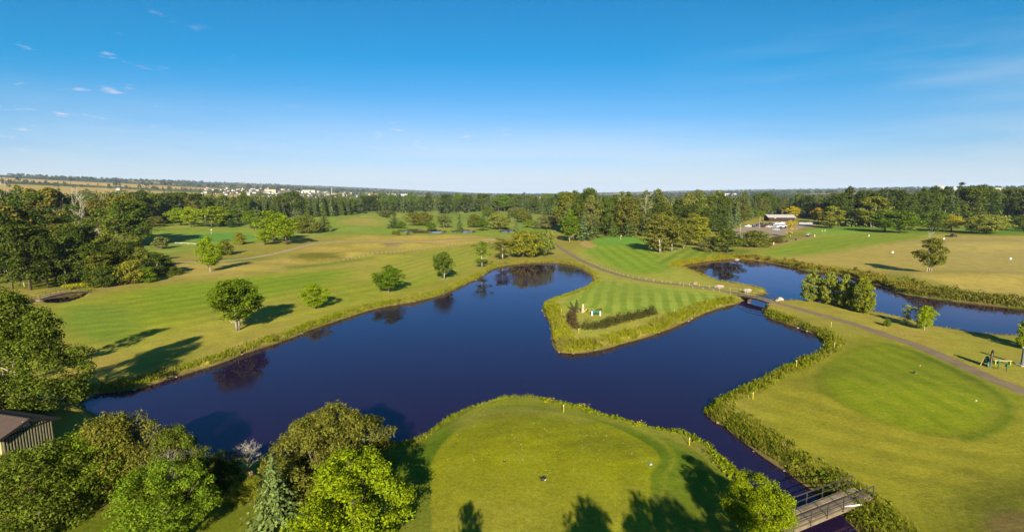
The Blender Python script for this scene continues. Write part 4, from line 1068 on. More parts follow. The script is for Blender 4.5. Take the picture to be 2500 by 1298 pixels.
blades('rough_grass', [(120,735),(190,722),(215,716),(330,690),(430,676)], .3, 3.0, 14, .4, .9, .2, C(168, 170, 34), 'bright rough grass by the creek bridge', 20)
# strip of rough along the wood
def patch_blades(name, px, n, h0, h1, w, colr, label, seed):
    rng = np.random.default_rng(seed); poly = GP(px); lo, hi = poly.min(0), poly.max(0)
    q = rng.uniform(lo, hi, (n * 3, 2)); q = q[sdf(q, poly) < 0][:n]; n = len(q); z = height(q)
    h = rng.uniform(h0, h1, n); a = rng.random(n) * 6.283
    wv = np.stack([np.cos(a), np.sin(a), np.zeros(n)], 1) * w
    b = np.column_stack([q, z - .03]); ln = rng.normal(size=(n, 3)) * .3; ln[:, 2] = 0
    tip = b + (ln + np.array([0, 0, 1])) * h[:, None]; md = b + (ln * .35 + np.array([0, 0, .55])) * h[:, None]
    V = np.stack([b - wv * .4, b + wv * .4, md + wv * .5, tip, md - wv * .5], 1).reshape(-1, 3)
    o = link(name, mesh_from(name, V, np.arange(5 * n).reshape(-1, 5), 5, [M_BLADE], {'v': np.repeat(rng.random(n), 5)}))
    o.color = (*[float(x) for x in colr], 1); return stuff(o, label)
patch_blades('rough_grass', [(170,708),(260,690),(360,680),(440,668),(446,660),(360,668),(240,682),(150,700)], 5000, .4, 1.0, .2, C(176, 172, 34), 'bright rough grass along the foot of the dark wood', 31)
# goldenrod in flower
rngf = np.random.default_rng(77)
Pf = []
for (a, b, s_) in [(1345,980,.8),(1425,994,.8),(1560,1037,.9),(1535,790,1.3),(1545,786,1.1),(1520,797,1.0)]:
    x, y = G(a, b, .5); k = 34
    Pf.append(np.column_stack([x + rngf.normal(size=k) * s_ * .55, y + rngf.normal(size=k) * s_ * .4, rngf.uniform(.45, .95, k)]))
Pf = np.vstack(Pf)
o = link('yellow_flowers', leaves_mesh('yellow_flowers', Pf, rngf.normal(size=Pf.shape) + np.array([0, -.5, 1.5]), np.full(len(Pf), .10), rngf, M_LEAF, 1.1)); o.color = (.62, .45, .03, 1)
stuff(o, 'yellow flowers of goldenrod on the banks')

rngl = np.random.default_rng(88)
pl_ = GP([(1060,1220),(1090,1080),(1200,1015),(1400,1020),(1580,1100),(1600,1140),(1400,1200),(1150,1235)]); q = rngl.uniform(pl_.min(0), pl_.max(0), (900, 2)); q = q[sdf(q, pl_) < 0]
q = q[vnoise(q[:, 0], q[:, 1], 3.0, 5) + .3 * rngl.normal(size=len(q)) > .1][:260]
Pl = np.column_stack([q, height(q) + .03])
o = link('leaf_litter', leaves_mesh('leaf_litter', Pl, rngl.normal(size=Pl.shape) * .25 + np.array([0, 0, 1]), rngl.uniform(.05, .12, len(Pl)), rngl, M_LEAF, 1.3)); o.color = (.50, .46, .22, 1)
stuff(o, 'pale fallen leaves and divots on the near tee')
# ------------------------------------------------------------------ far woods, houses, mast
def far_woods():
    rng = np.random.default_rng(5)
    n = 13000
    r = np.exp(rng.uniform(math.log(640), math.log(9000), n)); a = np.arctan(rng.uniform(-1.15, 1.15, n))
    x, y = r * np.sin(a), r * np.cos(a)
    d = vnoise(x, y, 240, 41) + .6 * vnoise(x, y, 80, 42)
    u = x / y
    town = (u > -.62) & (u < .10) & (y > 1300) & (y < 3300)
    fld = ((y > 940) & (y < 1640) & (x < -560) & (x > -2650)) | ((y > 1900) & (y < 2550) & (x < -1250) & (x > -3650))
    k = (d > -.15) & (~town | (rng.random(n) < .45)) & (~fld | (rng.random(n) < .06))
    k |= (r < 1100) & (d > -.5) & ~fld & (np.abs(u) < 1.2)
    x, y, r = x[k], y[k], r[k]; n = len(x)
    z = height(np.stack([x, y], 1))
    h = rng.uniform(8, 14, n) * np.where(r > 2500, 1.1, 1.0); w = h * rng.uniform(.5, .9, n) * np.where(r > 2500, 1.8, 1.0)
    con = rng.random(n) < .35; w = np.where(con, h * .36, w)
    per = 22; ids = np.repeat(np.arange(n), per); m = len(ids)
    D = rng.normal(size=(m, 3)); D /= np.linalg.norm(D, axis=1)[:, None]
    t = (D[:, 2] * .5 + .5)
    taper = np.where(con[ids], np.clip(1.15 - t, .05, 1) * 1.3, 1.0)
    P = np.stack([x[ids] + D[:, 0] * w[ids] * .45 * taper, y[ids] + D[:, 1] * w[ids] * .45 * taper, z[ids] + h[ids] * (.08 + .9 * t)], 1)
    me = leaves_mesh('far_woodland', P, D + rng.normal(size=D.shape) * .35, w[ids] * .42 * np.where(con[ids], .9, 1), rng, M_LEAF, 1.3)
    o = link('far_woodland', me); o.color = (*[float(v) for v in C(78, 88, 46)], 1)
    return stuff(o, 'woods and hedgerows filling the country out to the horizon')
far_woods()
def deep_woods(name, areas, label, seed):
    rng = np.random.default_rng(seed); Q = []
    for px, n in areas:
        poly = GP(px); q = rng.uniform(poly.min(0), poly.max(0), (n * 6, 2)); Q.append(q[sdf(q, poly) < 0][:n])
    q = np.vstack(Q); n = len(q); z = height(q); x, y = q[:, 0], q[:, 1]
    con = rng.random(n) < .5; h = rng.uniform(16, 22.5, n) * (1 + .12 * (x > 150) * smooth(1900, 2300, PW / 2 + F * x / y)); w = np.where(con, h * rng.uniform(.30, .40, n), h * rng.uniform(.38, .6, n))
    per = 70; ids = np.repeat(np.arange(n), per); m = len(ids); c_ = con[ids]
    D = rng.normal(size=(m, 3)); D /= np.linalg.norm(D, axis=1)[:, None]; t = rng.random(m) ** np.where(c_, 1.35, .8); a = np.arctan2(D[:, 1], D[:, 0])
    prof = np.where(c_, (1 - t) * 1.0 + .03, np.sqrt(np.clip(1 - (2 * t - 1) ** 2, .02, 1)) * (1 + .25 * np.sin(3 * a + ids * 1.7 + 7 * t)))
    rr1 = w[ids] * .5 * prof * rng.uniform(.7, 1.05, m)
    P = np.stack([x[ids] + np.cos(a) * rr1, y[ids] + np.sin(a) * rr1, z[ids] + h[ids] * (.06 + .94 * t)], 1)
    N = np.stack([np.cos(a), np.sin(a), np.where(c_, .45, (2 * t - 1) * 1.2)], 1) + rng.normal(size=(m, 3)) * .4
    S = np.where(c_, .16 * h[ids] * (1.1 - .8 * t), w[ids] * .20) * rng.uniform(.7, 1.2, m)
    for msk, nm, cc in ((c_, name + '_conifers', C(86, 98, 52)), (~c_, name + '_leafy', C(98, 108, 44))):
        o = link(nm, leaves_mesh(nm, P[msk], N[msk], S[msk], rng, M_LEAF, 1.3)); o.color = (*[float(v) for v in cc * np.array([1.1, 1.15, .9])], 1); stuff(o, label)
deep_woods('deep_woodland', [([(1440,556),(1700,548),(1800,530),(1900,522),(1900,510),(1380,510),(1372,545)], 300), ([(1900,520),(2050,532),(2350,533),(2640,535),(2640,508),(1900,508)], 330),
            ([(-120,585),(320,588),(335,556),(560,534),(610,520),(300,512),(-120,535)], 220), ([(600,530),(850,519),(850,506),(600,512)], 130), ([(850,513),(1370,518),(1370,504),(850,504)], 220)], 'unbroken depth of the woods behind their front rows', 71)
HW = [mat('house_wall_white', (0.42, 0.41, 0.38), .8, .2), mat('house_wall_cream', (0.60, 0.52, 0.38), .8, .2), mat('house_wall_grey', (0.40, 0.39, 0.38), .8, .2), mat('house_wall_tan', (0.48, 0.36, 0.24), .8, .2)]
HR = [mat('roof_grey', (0.16, 0.15, 0.15), .9, .2), mat('roof_brown', (0.17, 0.12, 0.09), .9, .2), mat('roof_dark', (0.08, 0.08, 0.085), .9, .2)]
def house_meshes(wm, rm, L=12, Wd=9, hw=5, hr=3):
    w = MB(); w.box((0, 0, hw / 2 - 1), (L, Wd, hw + 2))
    for s in (-1, 1): w.quad([(s * L / 2, -Wd / 2, hw), (s * L / 2, Wd / 2, hw), (s * L / 2, 0, hw + hr)])
    r = MB(); o_ = .5
    for s in (-1, 1):
        r.quad([(-L / 2 - o_, s * (Wd / 2 + o_), hw - .3), (L / 2 + o_, s * (Wd / 2 + o_), hw - .3), (L / 2 + o_, 0, hw + hr + .1), (-L / 2 - o_, 0, hw + hr + .1)])
        r.quad([(-L / 2 - o_, s * (Wd / 2 + o_), hw - .55), (L / 2 + o_, s * (Wd / 2 + o_), hw - .55), (L / 2 + o_, s * (Wd / 2 + o_), hw - .3), (-L / 2 - o_, s * (Wd / 2 + o_), hw - .3)])
    g = []
    for (xx, zz) in ((-3.5, 1.6), (0, 1.6), (3.5, 1.6), (-3.5, 4.0), (3.5, 4.0)):
        b = MB(); b.box((xx, -Wd / 2 - .03, zz), (1.5, .1, 1.3)); g.append(b.mesh('window', M_GLASS))
    return w.mesh('wall', wm), r.mesh('roof', rm), g
HM = [house_meshes(HW[i % 4], HR[(i * 2 + i // 3) % 3], 11 + i % 3 * 2, 9, 4.8 + .6 * (i % 2), 2.6 + .5 * (i % 3)) for i in range(7)]
rngh = random.Random(3)
def house(x, y, k, s, rz, label, group, windows=False):
    e = thing('house', label, 'house', (x, y, hz(x, y)), rz, group); e.scale = (s, s, s)
    w, r, g = HM[k]
    link('wall', w, e); link('roof', r, e)
    if windows:
        for m_ in g: link('window', m_, e)
    return e
cnt = 0
while cnt < 190:
    u = rngh.uniform(-.60, .12); y = rngh.uniform(1450, 2900); x = u * y
    if vnoise(np.array([x]), np.array([y]), 300, 61)[0] < -.25: continue
    if abs(u) < .3 and rngh.random() < .3: continue
    house(x, y, rngh.choice([0, 0, 4, 1, 2, 3, 5, 6]), rngh.uniform(.6, .95), rngh.choice([0, .3, -.25, 1.5, 1.2]), 'house in the distant suburb below the skyline', 'houses of the distant suburb'); cnt += 1
for (px, Y, k, s, lb) in [(170, 560, 0, 1.5, 'white house on the rise left of the golden field'), (232, 640, 4, 1.3, 'white house right of the one on the left rise'), (262, 650, 0, 1.1, 'small pale house beside the golden field'),
                          (395, 900, 4, .9, 'pale farmhouse in the golden field'), (350, 930, 1, .9, 'cream farm building in the golden field'), (300, 1500, 0, .9, 'white farmhouse far up the left slope')]:
    u = (px - 1250) / F; house(u * Y, Y, k, s, .2, lb, None, True)
def block(px, Y, L, Wd, h, m_, lb, floors=3, nwin=8):
    u = (px - 1250) / F; x = u * Y; e = thing('building', lb, 'building', (x, Y, hz(x, Y)), rngh.uniform(-.2, .2))
    w = MB(); w.box((0, 0, h / 2 - 2), (L, Wd, h + 4)); w.build('wall', m_, e)
    r = MB(); r.box((0, 0, h + .3), (L + .8, Wd + .8, .6)); r.build('roof', HR[0], e)
    b = MB(); b.box((0, 0, 0), (L / nwin * .6, .12, 1.5)); me = b.mesh('window', M_GLASS)
    for i in range(floors):
        for j in range(nwin): link('window', me, e, (-L / 2 + (j + .5) * L / nwin, -Wd / 2 - .04, (i + .55) * h / floors))
for a in [(1735, 2500, 50, 30, 10, HW[0], 'long pale building above the grove, left of two'), (1775, 2600, 60, 30, 12, HW[0], 'long white building above the grove, right of two'),
          (2281, 2300, 30, 20, 30, HW[0], 'tall white block on the right skyline', 8, 6), (2318, 2400, 24, 20, 24, HW[2], 'grey block beside the tall white one', 7, 5), (2352, 2350, 40, 20, 22, HW[0], 'wide white block on the right skyline', 6, 8),
          (2250, 1900, 46, 20, 12, HW[0], 'low white building at the foot of the tall white block'), (2420, 2000, 50, 24, 16, HW[1], 'cream building above the trees at the right'),
          (668, 2100, 46, 20, 14, HW[3], 'tan apartment building in the suburb'), (760, 2400, 60, 20, 14, HW[1], 'cream apartment row in the suburb'), (980, 2700, 90, 30, 12, HW[0], 'long white warehouse in the suburb')]:
    block(*a)
def mast(px, Y, h, lb):
    u = (px - 1250) / F; x = u * Y; e = thing('radio_mast', lb, 'mast', (x, Y, hz(x, Y)))
    m_ = MB(); m2 = MB()
    for k in range(3):
        a = k * 2.094; m_.tube([(1.6 * math.cos(a), 1.6 * math.sin(a), -1), (.5 * math.cos(a), .5 * math.sin(a), h)], [.28, .2], 5)
    for i in range(int(h / 4)):
        z = i * 4; r = 1.6 - 1.1 * z / h
        for k in range(3):
            a, b = k * 2.094, (k + 1) * 2.094; m2.tube([(r * math.cos(a), r * math.sin(a), z), (r * .97 * math.cos(b), r * .97 * math.sin(b), z + 4)], .12, 4, cap=False)
    m_.build('leg', M_WHITE, e); m2.build('bracing', M_WHITE, e)
    m3 = MB(); m3.tube([(0, 0, h), (0, 0, h + 6)], .12, 5); m3.build('antenna', M_STEEL, e)
mast(15, 1500, 44, 'tall radio mast on the left skyline')
mast(814, 2300, 34, 'thin mast above the conifer belt')

# ------------------------------------------------------------------ fences
def fence(px, spacing, label, h=.75, lift=0.0, post=M_WOODPALE, rail=M_WOOD, pr=.065):
    p = chaikin(GP(px), False, 2); seg = np.linalg.norm(np.diff(p, axis=0), axis=1); s = np.concatenate([[0], np.cumsum(seg)])
    n = max(2, int(s[-1] / spacing)); t = np.linspace(0, s[-1], n + 1)
    q = np.stack([np.interp(t, s, p[:, 0]), np.interp(t, s, p[:, 1])], 1); z = height(q)
    e = thing('rail_fence', label, 'fence', (q[0, 0], q[0, 1], z[0]))
    o0 = Vector((q[0, 0], q[0, 1], z[0]))
    pm = MB(); pm.tube([(0, 0, -.2), (0, 0, h)], [pr, pr * .92], 6); pme = pm.mesh('post', post)
    for i in range(n + 1): link('post', pme, e, Vector((q[i, 0], q[i, 1], z[i] + random.uniform(-.06, .03))) - o0)
    for i in range(n):
        m_ = MB(); m_.beam(Vector((q[i, 0], q[i, 1], z[i] + h * .72)) - o0, Vector((q[i + 1, 0], q[i + 1, 1], z[i + 1] + h * .72)) - o0, .07, .13); m_.build('rail', rail, e)
    return e
fence([(1362,600),(1402,623),(1439,640),(1476,655),(1515,670),(1554,681),(1607,689),(1659,695),(1712,701),(1764,706),(1808,711)], 2.6, 'long low rail fence following the far edge of the cart path', .8)
fence([(1668,687),(1700,691),(1745,697)], 2.6, 'short low rail on the near side of the cart path, farther from the bridge', .6) if False else None
fence([(1668,699),(1700,704),(1742,710)], 2.6, 'short low rail on the near side of the cart path, farther from the bridge', .6)
fence([(1756,712),(1780,716),(1806,723)], 2.6, 'short low rail on the near side of the cart path, ending at the bridge', .6)
fence([(840,637),(885,628),(953,620),(1010,612),(1065,604),(1120,598),(1165,595),(1200,593)], 2.4, 'long low rail fence along the foot of the mounds', .85)
fence([(428,595),(450,596),(480,597),(510,598)], 4.0, 'low white rail below the left putting green', .7, post=M_WHITE, rail=M_WHITE)
fence([(112,541),(140,542),(168,543)], 5.0, 'low white rail at the foot of the far left wood', .7, post=M_WHITE, rail=M_WHITE)
fence([(292,551),(315,553),(337,555)], 5.0, 'low white rail across the far left fairway', .7, post=M_WHITE, rail=M_WHITE)

# ------------------------------------------------------------------ bridges
def footbridge(label, a, b, width, zdeck, railh, nposts, nplank, runners=False, arch=0.0, deckmat=M_WOOD, top2=True):
    a = Vector((a[0], a[1], 0)); b = Vector((b[0], b[1], 0)); d = b - a; L = d.length; rz = math.atan2(d.y, d.x)
    e = thing('footbridge', label, 'bridge', (a.x, a.y, 0), rz)
    zf = lambda t: zdeck + arch * math.sin(math.pi * t)
    pw = L / nplank
    pl = MB(); pl.box((0, 0, 0), (pw * .93, width, .06)); pme = pl.mesh('plank', deckmat)
    for i in range(nplank):
        t = (i + .5) / nplank; o = link('plank', pme, e, (t * L, random.uniform(-.02, .02), zf(t) + random.uniform(-.006, .006)))
        o.rotation_euler = (0, -math.atan(arch * math.pi * math.cos(math.pi * t) / L), random.uniform(-.006, .006))
    for s in (-1, 1):
        g = MB(); N = 8
        for i in range(N): g.beam((i / N * L, s * width * .40, zf(i / N) - .22), ((i + 1) / N * L, s * width * .40, zf((i + 1) / N) - .22), .16, .34)
        g.build('girder', M_STEEL if not runners else M_WOOD, e)
        if runners:
            for k in range(5):
                r = MB(); r.box((L * (k + .5) / 5, s * width * .28, zdeck + .055), (L / 5 - .03, width * .22, .045)); r.build('running_board', mat('grey_board', C(158, 142, 114), .85, .15, noise=.3, nscale=1.5) if k % 2 else M_WOOD, e)
        ps = MB(); ps.tube([(0, 0, -.15), (0, 0, railh)], .045, 5); psm = ps.mesh('post', M_STEEL)
        for i in range(nposts):
            t = (i + .02) / (nposts - 1) if i == 0 else (i - .02) / (nposts - 1) if i == nposts - 1 else i / (nposts - 1)
            link('post', psm, e, (t * L, s * width * .5, zf(t)))
        for hh, th in ((railh, .05), (railh * .5, .035)):
            r = MB(); N = 8
            r.tube([(i / N * L, s * width * .5, zf(i / N) + hh) for i in range(N + 1)], th, 5); r.build('handrail', M_STEEL, e)
    for t in (0.0, 1.0):
        m_ = MB(); m_.box((L * t + (.25 if t == 0 else -.25), 0, zf(t) - .65), (.5, width * 1.05, .9)); m_.build('abutment', M_WOOD, e)
    return e
pa, pb = G(2105, 1200, .25), G(1868, 1294, .25)
footbridge('weathered plank bridge with dark pipe rails over the narrow channel', pa, pb, 1.75, .22, 1.05, 7, 52, True)
pa, pb = G(1812, 720, .35), G(1888, 737, .35)
footbridge('wooden cart bridge with dark rails between the two ponds', pa, pb, 2.6, .3, 1.05, 6, 30, False, .25)
pa, pb = G(92, 729, .3), G(216, 711, .3)
footbridge('arched footbridge over the creek beside the dark wood', pa, pb, 2.2, .3, 1.0, 6, 34, False, .6)
# white pipe lying on the bank by the plank bridge
x0, y0 = G(2050, 1237, .25); x1, y1 = G(2103, 1229, .3)
m_ = MB(); m_.tube([(x0, y0, .2), ((x0 + x1) / 2, (y0 + y1) / 2, .24), (x1, y1, .24)], .06, 8)
tag(m_.build('pipe', M_WHITE), 'white pipe lying on the bank beside the plank bridge', 'pipe')

# ------------------------------------------------------------------ boulders and shore stones
def rock(name, px, py, s, m_, label, group=None, seed=0, sink=.25, z=None):
    rng = np.random.default_rng(seed + 900); mb = MB(); seg, ring = 11, 7
    a = rng.normal(size=(4, 3))
    mb.ball((0, 0, 0), 1.0, seg, ring)
    V = []
    for v in mb.v:
        v = np.array(v); k = 1 + .16 * math.sin(2.2 * v @ a[0]) + .12 * math.sin(3.5 * v @ a[1] + 1) + .06 * math.sin(7 * v @ a[2])
        v = v * k; V.append((v[0] * s[0], v[1] * s[1], v[2] * s[2]))
    mb.v = V; x, y = G(px, py)
    o = mb.build(name, m_); o.location = (x, y, (hz(x, y) if z is None else z) + s[2] * (1 - 2 * sink)); o.rotation_euler = (0, 0, rng.uniform(0, 6))
    o.rotation_euler.z = rng.uniform(-.3, .3)
    return tag(o, label, 'rock', group)
rock('boulder', 1757, 702, (1.35, .85, .55), M_STONE, 'long flat pale boulder by the rail fence', None, 1)
rock('boulder', 1823, 715, (1.05, .8, .75), M_STONE, 'big pale boulder at the end of the cart bridge', None, 2)
rock('boulder', 1831, 720, (.48, .4, .33), M_STONE, 'small pale boulder leaning on the big one by the bridge', None, 3)
rock('boulder', 1697, 694, (.85, .7, .55), M_STONEBROWN, 'brown boulder behind the rail fence', None, 4)
rock('boulder', 1906, 733, (.65, .55, .48), M_STONE, 'right one of two pink rocks at the far end of the cart bridge', None, 5)
rock('boulder', 1897, 735, (.45, .4, .33), M_STONE, 'left one of two pink rocks at the far end of the cart bridge', None, 6)
rock('boulder', 1799, 629, (.9, .8, .7), M_STONE, 'pale block at the outlet of the right pond', None, 7)
sh_ = 0
rngs = random.Random(11)
for run, n in (('C', 24), ('A', 22), ('E', 6), ('Fb', 6)):
    p = along(RUN[run]); 
    for i in range(n):
        k = rngs.randrange(3, len(p) - 3); q = p[k] + np.array([rngs.uniform(-.5, .5), rngs.uniform(-.5, .5)])
        sd = float(water_sd(q[None])[0])
        if not (-.1 < sd < .8): continue
        r = rngs.uniform(.08, .2); mb = MB(); mb.ball((0, 0, 0), (r * 1.2, r, r * .7), 7, 5, 0, .12, rngs)
        o = mb.build('shore_stone', M_STONE if rngs.random() < .6 else M_STONEBROWN); o.location = (q[0], q[1], hz(q[0], q[1]) + r * .2)
        tag(o, {'C': 'small stone on the muddy edge of the peninsula', 'A': 'small stone on the muddy edge below the fairway', 'E': 'small stone on the edge below the right-hand bank', 'Fb': 'small stone on the edge of the narrow channel'}[run], 'stone', 'shore stones ' + run.lower())

# ------------------------------------------------------------------ garden on the peninsula: hedge, bench, flowers, stone pillar
def hedge(px, rad_, h, colr, label, seed, leaf=.16):
    rng = np.random.default_rng(seed); p = chaikin(GP(px), False, 2); seg = np.linalg.norm(np.diff(p, axis=0), axis=1); s = np.concatenate([[0], np.cumsum(seg)])
    n = int(s[-1] / 1.0); P, N = [], []
    for i in range(n):
        t = (i + rng.uniform(-.2, .2)) / n * s[-1]; c = np.array([np.interp(t, s, p[:, 0]), np.interp(t, s, p[:, 1]), 0]); c[:2] += rng.normal(size=2) * .12
        hh = h * rng.uniform(.72, 1.15); m = 420; rr1 = rad_ * rng.uniform(.8, 1.2)
        D = rng.normal(size=(m, 3)); D /= np.linalg.norm(D, axis=1)[:, None]; D[:, 2] = np.abs(D[:, 2])
        P.append(c + D * np.array([rr1, rr1, hh]) * rng.uniform(.7, 1.08, (m, 1)) * (1 + .22 * np.sin(4 * D[:, :1] + 5 * D[:, 1:2] + i * 2.1)) + np.array([0, 0, hz(c[0], c[1])])); N.append(D + rng.normal(size=D.shape) * .45)
    P = np.vstack(P); N = np.vstack(N)
    e = thing('hedge', label, 'hedge', (p[0, 0], p[0, 1], 0)); 
    o = link('foliage', leaves_mesh('foliage', P - np.array([p[0, 0], p[0, 1], 0]), N, leaf * rng.uniform(.6, 1.3, len(P)), rng, M_LEAF, 1.3), e); o.color = (*[float(x) for x in colr], 1)
    st = MB()
    for i in range(n // 2):
        t = (i + .5) / (n // 2) * s[-1]; c = Vector((np.interp(t, s, p[:, 0]) - p[0, 0], np.interp(t, s, p[:, 1]) - p[0, 1], 0))
        for k in range(2): st.tube([c + Vector((0, 0, -.1)), c + Vector((random.uniform(-.3, .3), random.uniform(-.3, .3), h * .7))], [.03, .015], 4, cap=False)
    st.build('stems', M_BARK, e)
    return e
hedge([(1398,772),(1396,784),(1397,796),(1404,803),(1416,804)], .85, 1.9, C(112, 94, 60), 'brown-leaved hedge closing the left end of the garden', 41)
hedge([(1432,804),(1455,803),(1480,797),(1510,789),(1545,780),(1580,771),(1603,763)], .95, 1.7, C(92, 92, 46), 'dark green hedge along the front of the garden', 42)
def bench():
    x, y = G(1455, 770); e = thing('garden_bench', 'green park bench with white end blocks in the garden', 'bench', (x, y, hz(x, y)), .02)
    for i in range(3):
        b = MB(); b.box((0, -.18 + i * .17, .46), (1.5, .15, .05)); b.build('seat_slat', M_GREENPAINT, e)
    for i in range(3):
        b = MB(); b.box((0, .27 + i * .03, .60 + i * .17), (1.5, .04, .15)); b.build('backrest_slat', M_GREENPAINT, e)
    for s in (-1, 1):
        b = MB(); b.box((s * .85, .05, .45), (.24, .62, .9), 0, 0, (.9, .8)); b.build('end_block', M_WHITE, e)
bench()
def pillar():
    x, y = G(1423, 762); e = thing('stone_fountain', 'small pale stone pillar fountain among the flowers', 'fountain', (x, y, hz(x, y)))
    prof = [(.42, 0), (.42, .18), (.24, .25), (.2, .9), (.34, 1.0), (.36, 1.1), (.18, 1.15), (.16, 1.55), (.26, 1.65), (.1, 1.8)]
    b = MB(); b.tube([(0, 0, z) for r, z in prof[:6]], [r for r, z in prof[:6]], 10); b.build('base', M_STONEPINK, e)
    b = MB(); b.tube([(0, 0, z) for r, z in prof[6:]], [r for r, z in prof[6:]], 10); b.build('finial', M_STONEPINK, e)
M_STONEPINK = mat('pink_stone', C(235, 200, 165), .85, .2, noise=.15)
pillar()
def flower_bed(px, py, r, n, cols, label, seed, h=.7):
    rng = np.random.default_rng(seed); x, y = G(px, py); e = thing('flower_bed', label, 'flowers', (x, y, hz(x, y)))
    D = rng.normal(size=(n, 3)); D /= np.linalg.norm(D, axis=1)[:, None]; D[:, 2] = np.abs(D[:, 2])
    P = D * np.array([r, r * .5, h]) * rng.uniform(.4, 1, (n, 1))
    o = link('foliage', leaves_mesh('foliage', P, D + rng.normal(size=D.shape) * .4, np.full(n, .15), rng, M_LEAF), e); o.color = (*[float(v) for v in C(110, 118, 50)], 1)
    for c_ in cols:
        k = n // 4; D = rng.normal(size=(k, 3)); D /= np.linalg.norm(D, axis=1)[:, None]; D[:, 2] = np.abs(D[:, 2])
        o = link('blossoms', leaves_mesh('blossoms', D * np.array([r, r * .5, h]) * rng.uniform(.85, 1.1, (k, 1)), D + np.array([0, -.4, .4]), np.full(k, .16), rng, M_LEAF, 1.1), e); o.color = (*[float(v) for v in c_], 1)
flower_bed(1416, 762, 1.0, 160, [C(225, 170, 150, .7), C(215, 205, 180, .7)], 'pink flowers around the stone fountain', 51)
flower_bed(1440, 760, 1.3, 220, [C(240, 230, 190, .8), C(235, 220, 60, .7)], 'cream and yellow flowers right of the fountain', 52)
flower_bed(1463, 759, .9, 140, [C(150, 110, 40), C(165, 120, 50)], 'rust-coloured flowers behind the bench', 53)
flower_bed(1431, 764, .5, 60, [C(250, 230, 40, .8)], 'small clump of yellow flowers in front of the fountain', 54, .45)
def cypress(px, py, h, r, lean, label, seed):
    rng = np.random.default_rng(seed); x, y = G(px, py); e = thing('cypress_shrub', label, 'shrub', (x, y, hz(x, y)))
    n = 700; t = rng.random(n); a = rng.random(n) * 6.28; R = r * np.sin(np.pi * np.clip(t * .9 + .08, 0, 1)) ** .6 * (1 - .5 * t)
    P = np.stack([R * np.cos(a) + lean * t * h, R * np.sin(a), t * h], 1); N = np.stack([np.cos(a), np.sin(a), np.full(n, .3)], 1) + rng.normal(size=(n, 3)) * .4
    o = link('crown', leaves_mesh('crown', P, N, np.full(n, .14), rng, M_NEEDLE, 2.0, .6), e); o.color = (*[float(v) for v in C(84, 88, 50)], 1)
    b = MB(); b.tube([(0, 0, -.1), (lean * h * .6, 0, h * .6)], [.06, .02], 5); b.build('trunk', M_BARK, e)
cypress(1407, 762, 2.7, .45, .02, 'tall narrow dark shrub at the left end of the flowers', 61)
cypress(1402, 757, 1.8, .3, -.5, 'leaning dark shrub left of the tall narrow one', 62)

# ------------------------------------------------------------------ stakes, markers, flags
def stake(px, py, h, label):
    x, y = G(px, py, .1); e = thing('hazard_stake', label, 'stake', (x, y, hz(x, y)))
    b = MB(); b.tube([(0, 0, -.1), (0, 0, h * .8)], .042, 6); b.build('shaft', M_YELLOW, e)
    b = MB(); b.tube([(0, 0, h * .8), (0, 0, h * .95), (0, 0, h)], [.042, .042, .01], 6); b.build('tip', M_WHITE, e)
for a in [(1371,763,.9,'yellow stake on the left side of the peninsula'),(1413,813,.9,'yellow stake at the foot of the brown hedge'),(1646,763,.8,'yellow stake on the right part of the peninsula'),(1726,741,.8,'yellow stake near the bridge end of the peninsula'),
          (1376,1004,.9,'yellow stake on the bank behind the near tee'),(1683,1084,.8,'yellow stake on the bank right of the near tee'),(2029,796,.9,'yellow stake by the pond corner nearest the cart path'),(2037,848,.9,'yellow stake at the pond corner above the right tee'),
          (1944,893,1.0,'yellow stake on the weedy bank left of the right tee'),(1838,972,.9,'yellow stake at the bend of the weedy bank'),(593,620,.9,'short stake beside the sandy track')]:
    stake(*a)
def marker(px, py, kind, label, colr=None):
    x, y = G(px, py, .5); z = hz(x, y)
    if kind == 'ball':
        e = thing('tee_marker', label, 'tee marker', (x, y, z)); b = MB(); b.ball((0, 0, .07), .07, 10, 7); b.build('ball', M_WHITE if colr is None else colr, e, True)
        b = MB(); b.tube([(0, 0, -.1), (0, 0, .08)], .03, 6); b.build('spike', M_STEEL, e)
    elif kind == 'bird':
        e = thing('tee_marker', label, 'tee marker', (x, y, z), .6); b = MB(); b.ball((0, 0, .17), (.30, .16, .15), 10, 7); b.build('body', M_BLACK, e, True)
        b = MB(); b.tube([(-.22, 0, .2), (-.33, 0, .38), (-.40, 0, .42)], [.06, .045, .05], 6); b.build('neck', M_BLACK, e, True)
        b = MB(); b.ball((.08, 0, .10), (.2, .165, .08), 8, 6); b.build('flank', M_WHITE, e, True)
    elif kind == 'block':
        e = thing('tee_marker', label, 'tee marker', (x, y, z), .4); b = MB(); b.box((0, 0, .06), (.28, .15, .12), 0, 0, (.7, .7)); b.build('block', colr, e)
        b = MB(); b.tube([(0, 0, .12), (0, 0, .16)], .03, 6); b.build('knob', M_WHITE, e)
M_BLUE = mat('pale_blue_paint', C(150, 170, 215, .7), .5, .4)
M_BROWNM = mat('brown_marker', C(80, 60, 40), .7, .3)
marker(1327, 1166, 'bird', 'dark bird-shaped tee marker in the middle of the near tee')
marker(1232, 1124, 'block', 'small brown tee marker on the left of the near tee', M_BROWNM)
marker(1589, 1130, 'block', 'pale blue tee marker at the right end of the near tee', M_BLUE)
marker(2247, 888, 'ball', 'white ball marker on the right tee near the path')
marker(2233, 909, 'bird', 'small dark bird-shaped marker on the right tee')
marker(2383, 978, 'block', 'pale slab marker at the edge of the right tee', M_STONE)
